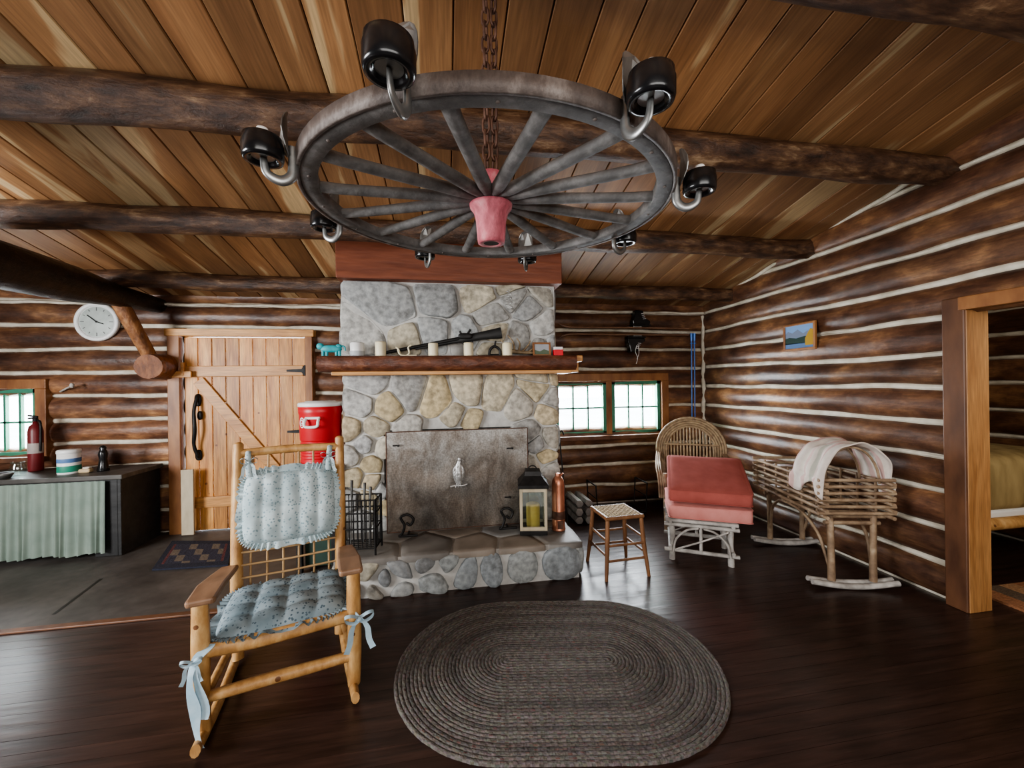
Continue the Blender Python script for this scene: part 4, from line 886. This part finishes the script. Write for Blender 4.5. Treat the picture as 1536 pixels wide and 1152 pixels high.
q=onct(54,4.72); t=thing('fire_extinguisher','red fire extinguisher standing on the counter by the left window','extinguisher',q)
m=MB(); m.lathe([(0,0),(.052,0),(.055,.01),(.055,.40),(.045,.45),(.022,.475),(.018,.5),(0,.5)],22); m.build('cylinder',M_dred,t)
m=MB(); m.box((.0,0,.515),(.03,.03,.03)); m.tube([(-.06,0,.53),(.02,0,.54)],.009,6); m.tube([(-.06,0,.56),(.02,0,.545)],.009,6); m.tube(cat([(.02,0,.51),(.06,-.02,.48),(.068,-.03,.3),(.065,-.03,.2)],5),.010,7); m.build('valve_and_hose',M_blackm,t)
m=MB(); m.col=(.42,.36,.33); m.lathe([(.0555,.18),(.0562,.182),(.0562,.28),(.0555,.282)],22); m.build('label_band',M_tint,t)
q=onct(27,4.5); m=MB(); m.lathe([(0,0),(.05,0),(.055,.01),(.055,.09),(.045,.11),(.045,.13),(.04,.13),(.04,.11),(.05,.09),(.05,.012),(0,.01)],20); tag(m.build('glass_jar',M_jar,at=q),'clear glass jar on the counter left of the extinguisher','jar')
q=onct(3,4.38); m=MB(); m.lathe([(0,0),(.05,0),(.07,.03),(.072,.05),(.066,.05),(.06,.03),(0,.008)],20); tag(m.build('metal_bowl',M_steel,at=q),'small steel bowl at the far left of the counter','bowl')
q=onct(129,4.5); t=thing('soap_block','small tan block beside the striped canister','soap',q); m=MB(); m.col=(.5,.38,.22); m.sell((0,0,.02),(.10,.06,.04),.4,.4); m.build('bar',M_tint,t); m=MB(); m.col=(.75,.7,.6); m.sell((.01,0,.047),(.06,.045,.014),.5,.5); m.build('top_piece',M_tint,t)
# clock
q=onY(147,483,D-.07); t=thing('wall_clock','round white rimmed clock on the log wall at the left','clock',q,rot=(PI/2,0,0))
m=MB(); m.lathe([(0,-.02),(.195,-.02),(.205,0),(.205,.025),(.19,.035),(.165,.022),(.165,.015)],48); m.build('rim',M_white,t)
m=MB(); m.col=(.46,.50,.47); m.lathe([(.165,.012),(.16,.016),(0,.016)],40)
m.col=(.12,.12,.12)
for i in range(12):
    a=i*PI/6; m.box((0,.135,.018),(.006,.02 if i%3 else .035,.002),Matrix.Rotation(a,4,'Z'))
m.build('dial',M_tint,t)
for a,L in((R(-110),.08),(R(50),.12)):
    m=MB(); m.box((0,L/2-.01,.022),(.008,L,.003),Matrix.Rotation(a,4,'Z')); m.build('hand',M_black,t)
m=MB(); m.lathe([(.01,.018),(.01,.026),(0,.027)],12); m.build('hub',M_black,t)
q=onY(88,586,D-.06); t=thing('coat_peg','pale wooden peg sticking out of the logs by the left window','peg',q)
m=MB(); m.tube([(0,.02,-.01),(.1,-.04,.02),(.2,-.10,.05)],.009,8); m.build('shaft',M_wtwig,t); m=MB(); m.sell((.205,-.105,.052),(.035,.035,.05),.8,.8,nu=12,nv=8); m.build('knob',M_wtwig,t)
q=onY(281,800,D-.19); m=MB(); zz=onY(281,706,D-.19).z; m.box((0,0,zz/2+.006),(.12,.025,zz-.012)); tag(m.build('plank',M_pale,at=(q.x+.01,D-.19,.012),bevel=.004),'pale upright plank standing against the left jamb of the plank door','plank')
# mat by door
cn=[onZ(px,py,.022) for px,py in((228,855),(342,848),(350,812),(258,812))]
m=MB(); nx,ny=26,14; vs=[];fs=[];cs=[]
for jj in range(ny+1):
    for i in range(nx+1):
        u,v=i/nx,jj/ny; vs.append((cn[0]*(1-u)+cn[1]*u)*(1-v)+(cn[3]*(1-u)+cn[2]*u)*v)
for jj in range(ny):
    for i in range(nx):
        e=min(i,nx-1-i,jj*1.6,(ny-1-jj)*1.6)
        cs.append((.018,.02,.035) if e<2 else ((.11,.03,.03) if e<3 else ((.15,.12,.09) if (i//3+jj//3)%3==0 else (.03,.03,.05))))
        fs.append((jj*(nx+1)+i,jj*(nx+1)+i+1,(jj+1)*(nx+1)+i+1,(jj+1)*(nx+1)+i))
m.add(vs,fs,False,None,cs)
tag(m.build('door_mat',M_mat,at=(cn[0]+cn[2])/2,world=True,solid=.014),'small dark patterned mat on the stone floor before the plank door','mat')
# ---------------------------------------------------------------- skis, boots, poles
SKY=D-.115
q0=onY(838,497,SKY); q1=onY(1032,497,SKY); zk=(q0.z+q1.z)/2
for k,(dz,lab) in enumerate(((.042,'brown wooden ski, upper of the pair on the back wall'),(-.042,'brown wooden ski, lower of the pair on the back wall'))):
    t=thing('ski',lab,'ski',((q0.x+q1.x)/2,SKY,zk+dz)); L=(q1.x-q0.x)/2; s=1 if k==0 else -1
    m=MB(); m.tube(cat([(-L,0,s*.05),(-L+.08,0,s*.015),(-L+.25,0,0),(0,0,s*.004),(L,0,0)],6),[.008,.03,.034,.036,.03],8,flat=(.36,1),up=(0,0,1)); m.build('blade',M_ski,t)
    m=MB(); bxp=onY(955,495,SKY).x-(q0.x+q1.x)/2; m.box((bxp,0,s*.018),(.12,.06,.016)); m.box((bxp-.12,0,s*.013),(.05,.05,.010)); m.build('binding',M_steel,t,bevel=.003)
BO=[(-.13,0),(.13,0),(.145,.02),(.14,.05),(.09,.075),(.045,.10),(.035,.17),(.03,.19),(-.09,.2),(-.10,.16),(-.115,.10),(-.14,.05)]
for k,(px,s,lab) in enumerate(((960,1,'black ski boot standing upright on the upper ski'),(952,-1,'black ski boot hanging upside down under the lower ski'))):
    bx=onY(px,495,SKY).x; t=thing('ski_boot',lab,'boot',(bx,SKY,zk+s*.069))
    T=Matrix.Translation((0,.045,0))@Matrix.Rotation(PI/2,4,'X')@Matrix.Diagonal((.88,s*.95,1,1))
    m=MB(); m.prism([(x,y+.02) for x,y in BO],.09,T); m.build('upper',M_black,t,bevel=.018)
    m=MB(); m.prism([(-.135,0),(.15,0),(.155,.022),(-.14,.022)],.095,Matrix.Translation((0,.0025,0))@T); m.build('sole',M_blackm,t,bevel=.004)
    m=MB()
    for i in range(4): m.tube([(.025+.012*i,-.05,s*(.16-.022*i)),(-.005+.008*i,-.05,s*(.155-.022*i))],.004,5)
    if s<0:
        m.tube(cat([(.0,-.05,-.12),(-.02,-.05,-.2),(.01,-.05,-.28),(-.01,-.05,-.36)],4),.004,5); m.tube(cat([(.02,-.05,-.12),(.03,-.05,-.22),(.0,-.05,-.3)],4),.004,5)
    m.build('laces',M_tint,t)
for px,lab in((1037,'bright blue ski pole in the corner, left of the two'),(1041.5,'bright blue ski pole in the corner, right of the two')):
    a=onY(px,500,D-.17); b_=onY(px+1,632,D-.17); t=thing('ski_pole',lab,'ski pole',b_)
    m=MB(); m.col=(.05,.16,.5); m.tube([b_,a],[.007,.010],8); m.build('shaft',M_gloss,t,True)
    m=MB(); m.col=(.06,.22,.66); m.tube([a+Vector((0,0,-.10)),a],[.013,.017],8); m.build('grip',M_gloss,t,True)
    m=MB(); m.col=(.06,.22,.66); m.lathe([(.008,0),(.022,.004),(.020,.010),(.008,.010)],14,Matrix.Translation(a+Vector((0,-.0,-.14)))); m.build('basket',M_gloss,t,True)
# picture on right wall
pc=[onX(px,py,XR-.085) for px,py in((1176,524),(1224,524),(1224,485),(1176,487))]
cen=sum(pc,Vector())/4; pw=abs(pc[0].y-pc[1].y); ph=.27
t=thing('wall_picture','framed mountain landscape print on the right log wall','picture',cen,rz=-PI/2)
m=MB(); f=.022
for a,b in (((-pw/2,-.012,-ph/2),(pw/2,.012,-ph/2+f)),((-pw/2,-.012,ph/2-f),(pw/2,.012,ph/2)),((-pw/2,-.012,-ph/2+f),(-pw/2+f,.012,ph/2-f)),((pw/2-f,-.012,-ph/2+f),(pw/2,.012,ph/2-f))): m.box2(a,b)
m.build('frame',M_trim,t,bevel=.003)
x0,x1,z0_,z1_=-pw/2+f,pw/2-f,-ph/2+f,ph/2-f; T=Matrix.Rotation(PI/2,4,'X')
m=MB(); m.col=(.22,.36,.62); m.box2((x0,-.003,z0_),(x1,.006,z1_))
def lay2(poly,c,y): m.col=c; m.prism([(x0+(x1-x0)*u,z0_+(z1_-z0_)*v) for u,v in poly],.001,Matrix.Translation((0,-y,0))@T)
lay2([(0,.45),(1,.45),(1,.6),(.8,.72),(.65,.62),(.45,.82),(.25,.68),(.1,.78),(0,.66)],(.20,.24,.33),.003)
lay2([(0,.2),(1,.2),(1,.45),(.7,.5),(.4,.44),(.15,.5),(0,.46)],(.04,.07,.06),.0042)
lay2([(0,0),(1,0),(1,.2),(0,.24)],(.12,.2,.36),.0042)
lay2([(.72,.1),(1,.1),(1,.75),(.9,.8),(.8,.6),(.72,.4)],(.45,.28,.05),.0054); m.build('print',M_gloss,t)
# ---------------------------------------------------------------- behind the stool: firewood rack and poker
rk=thing('firewood_rack','black wire firewood rack on the floor below the right window','rack',(2.02,4.5,0))
m=MB()
for y in(-.15,.15):
    m.tube([(-.32,y,.40),(-.30,y,.06),(.30,y,.06),(.32,y,.40)],.009,7)
    for s in(-1,1): m.tube([(s*.26,y,.06),(s*.30,y,0)],.009,7)
for xx in(-.28,-.1,.1,.28): m.tube([(xx,-.15,.06),(xx,.15,.06)],.008,6)
for s in(-1,1): m.tube([(s*.32,-.15,.40),(s*.32,.15,.40)],.009,7); m.tube([(s*.31,-.15,.25),(s*.31,.15,.25)],.007,6)
m.build('frame',M_blackm,rk)
rn=random.Random(8); q=Vector((1.52,4.45,0))
FWL=['grey split log, bottom left of the small floor stack','grey split log, bottom right of the small floor stack','grey split log, middle left of the small floor stack','grey split log, middle right of the small floor stack','grey split log, top left of the small floor stack','grey split log, top right of the small floor stack']
for i in range(6):
    m=MB(); pts=[(.05*math.cos(a)*rn.uniform(.8,1.15),.045*math.sin(a)*rn.uniform(.85,1.1)) for a in [k*PI/3 for k in range(6)]]
    k=rn.uniform(.6,1.0); m.col=(k,k,k); m.prism(pts,.4,Matrix.Rotation(PI/2,4,'X')@Matrix.Translation((0,0,-.2)))
    tag(m.build('firewood_log',M_wtwig,at=(q.x+(.058 if i%2 else -.058)+rn.uniform(-.005,.005),q.y,.048+.093*(i//2)),bevel=.006),FWL[i],'firewood',group='firewood right of the fireplace')
a=onY(856,742,4.2); t=thing('fire_poker','black iron poker leaning at the right side of the fireplace','poker',(a.x-.02,4.3,0))
m=MB(); m.tube([(0,-.05,.008),(-.04,.1,.95)],.008,7); m.build('shaft',M_blackm,t); m=MB(); m.tube(cat([(-.04,.1,.93),(-.045,.1,1.02),(-.01,.1,1.05),(.01,.1,1.0)],4),.01,7); m.build('handle',M_blackm,t)
# ---------------------------------------------------------------- light
wd=bpy.data.worlds.new('world'); S.world=wd; wd.use_nodes=True; bg=wd.node_tree.nodes['Background']
bg.inputs[0].default_value=(.88,.94,1,1); bg.inputs[1].default_value=10.0
def area(name,loc,rot,sx,sy,pw,col):
    l=bpy.data.lights.new(name,'AREA'); l.shape='RECTANGLE'; l.size=sx; l.size_y=sy; l.energy=pw; l.color=col
    o=bpy.data.objects.new(name,l); COL.objects.link(o); o.location=loc; o.rotation_euler=rot
def aim(loc,to): return (Vector(to)-Vector(loc)).to_track_quat('-Z','Y').to_euler()
area('left window light',(-4.6,.6,1.7),aim((-4.6,.6,1.7),(2.8,3.6,1.5)),2.0,1.4,315,(.97,.985,1))
area('fill light behind',(.6,-2.4,2.0),aim((.6,-2.4,2.0),(.6,4,2.0)),4,1.6,145,(1,.98,.95))  # unseen lamp added behind the camera as overall fill, not a room fixture
area('right window daylight',((wrx0+wrx1)/2,D+.25,1.3),aim((1.9,D+.25,1.3),(1.9,2,.5)),1.2,.7,120,(.88,.94,1))
area('left window daylight',(-4.7,D+.25,1.3),aim((-4.7,D+.25,1.3),(-3.5,2,.5)),1.1,.7,90,(.88,.94,1))
area('bedroom light',(4.3,.2,2.2),aim((4.3,.2,2.2),(4.8,3.0,.6)),1.2,1,30,(1,.95,.86))
try:
    S.view_settings.view_transform='AgX'; S.view_settings.look='AgX - Medium High Contrast'
except Exception: pass
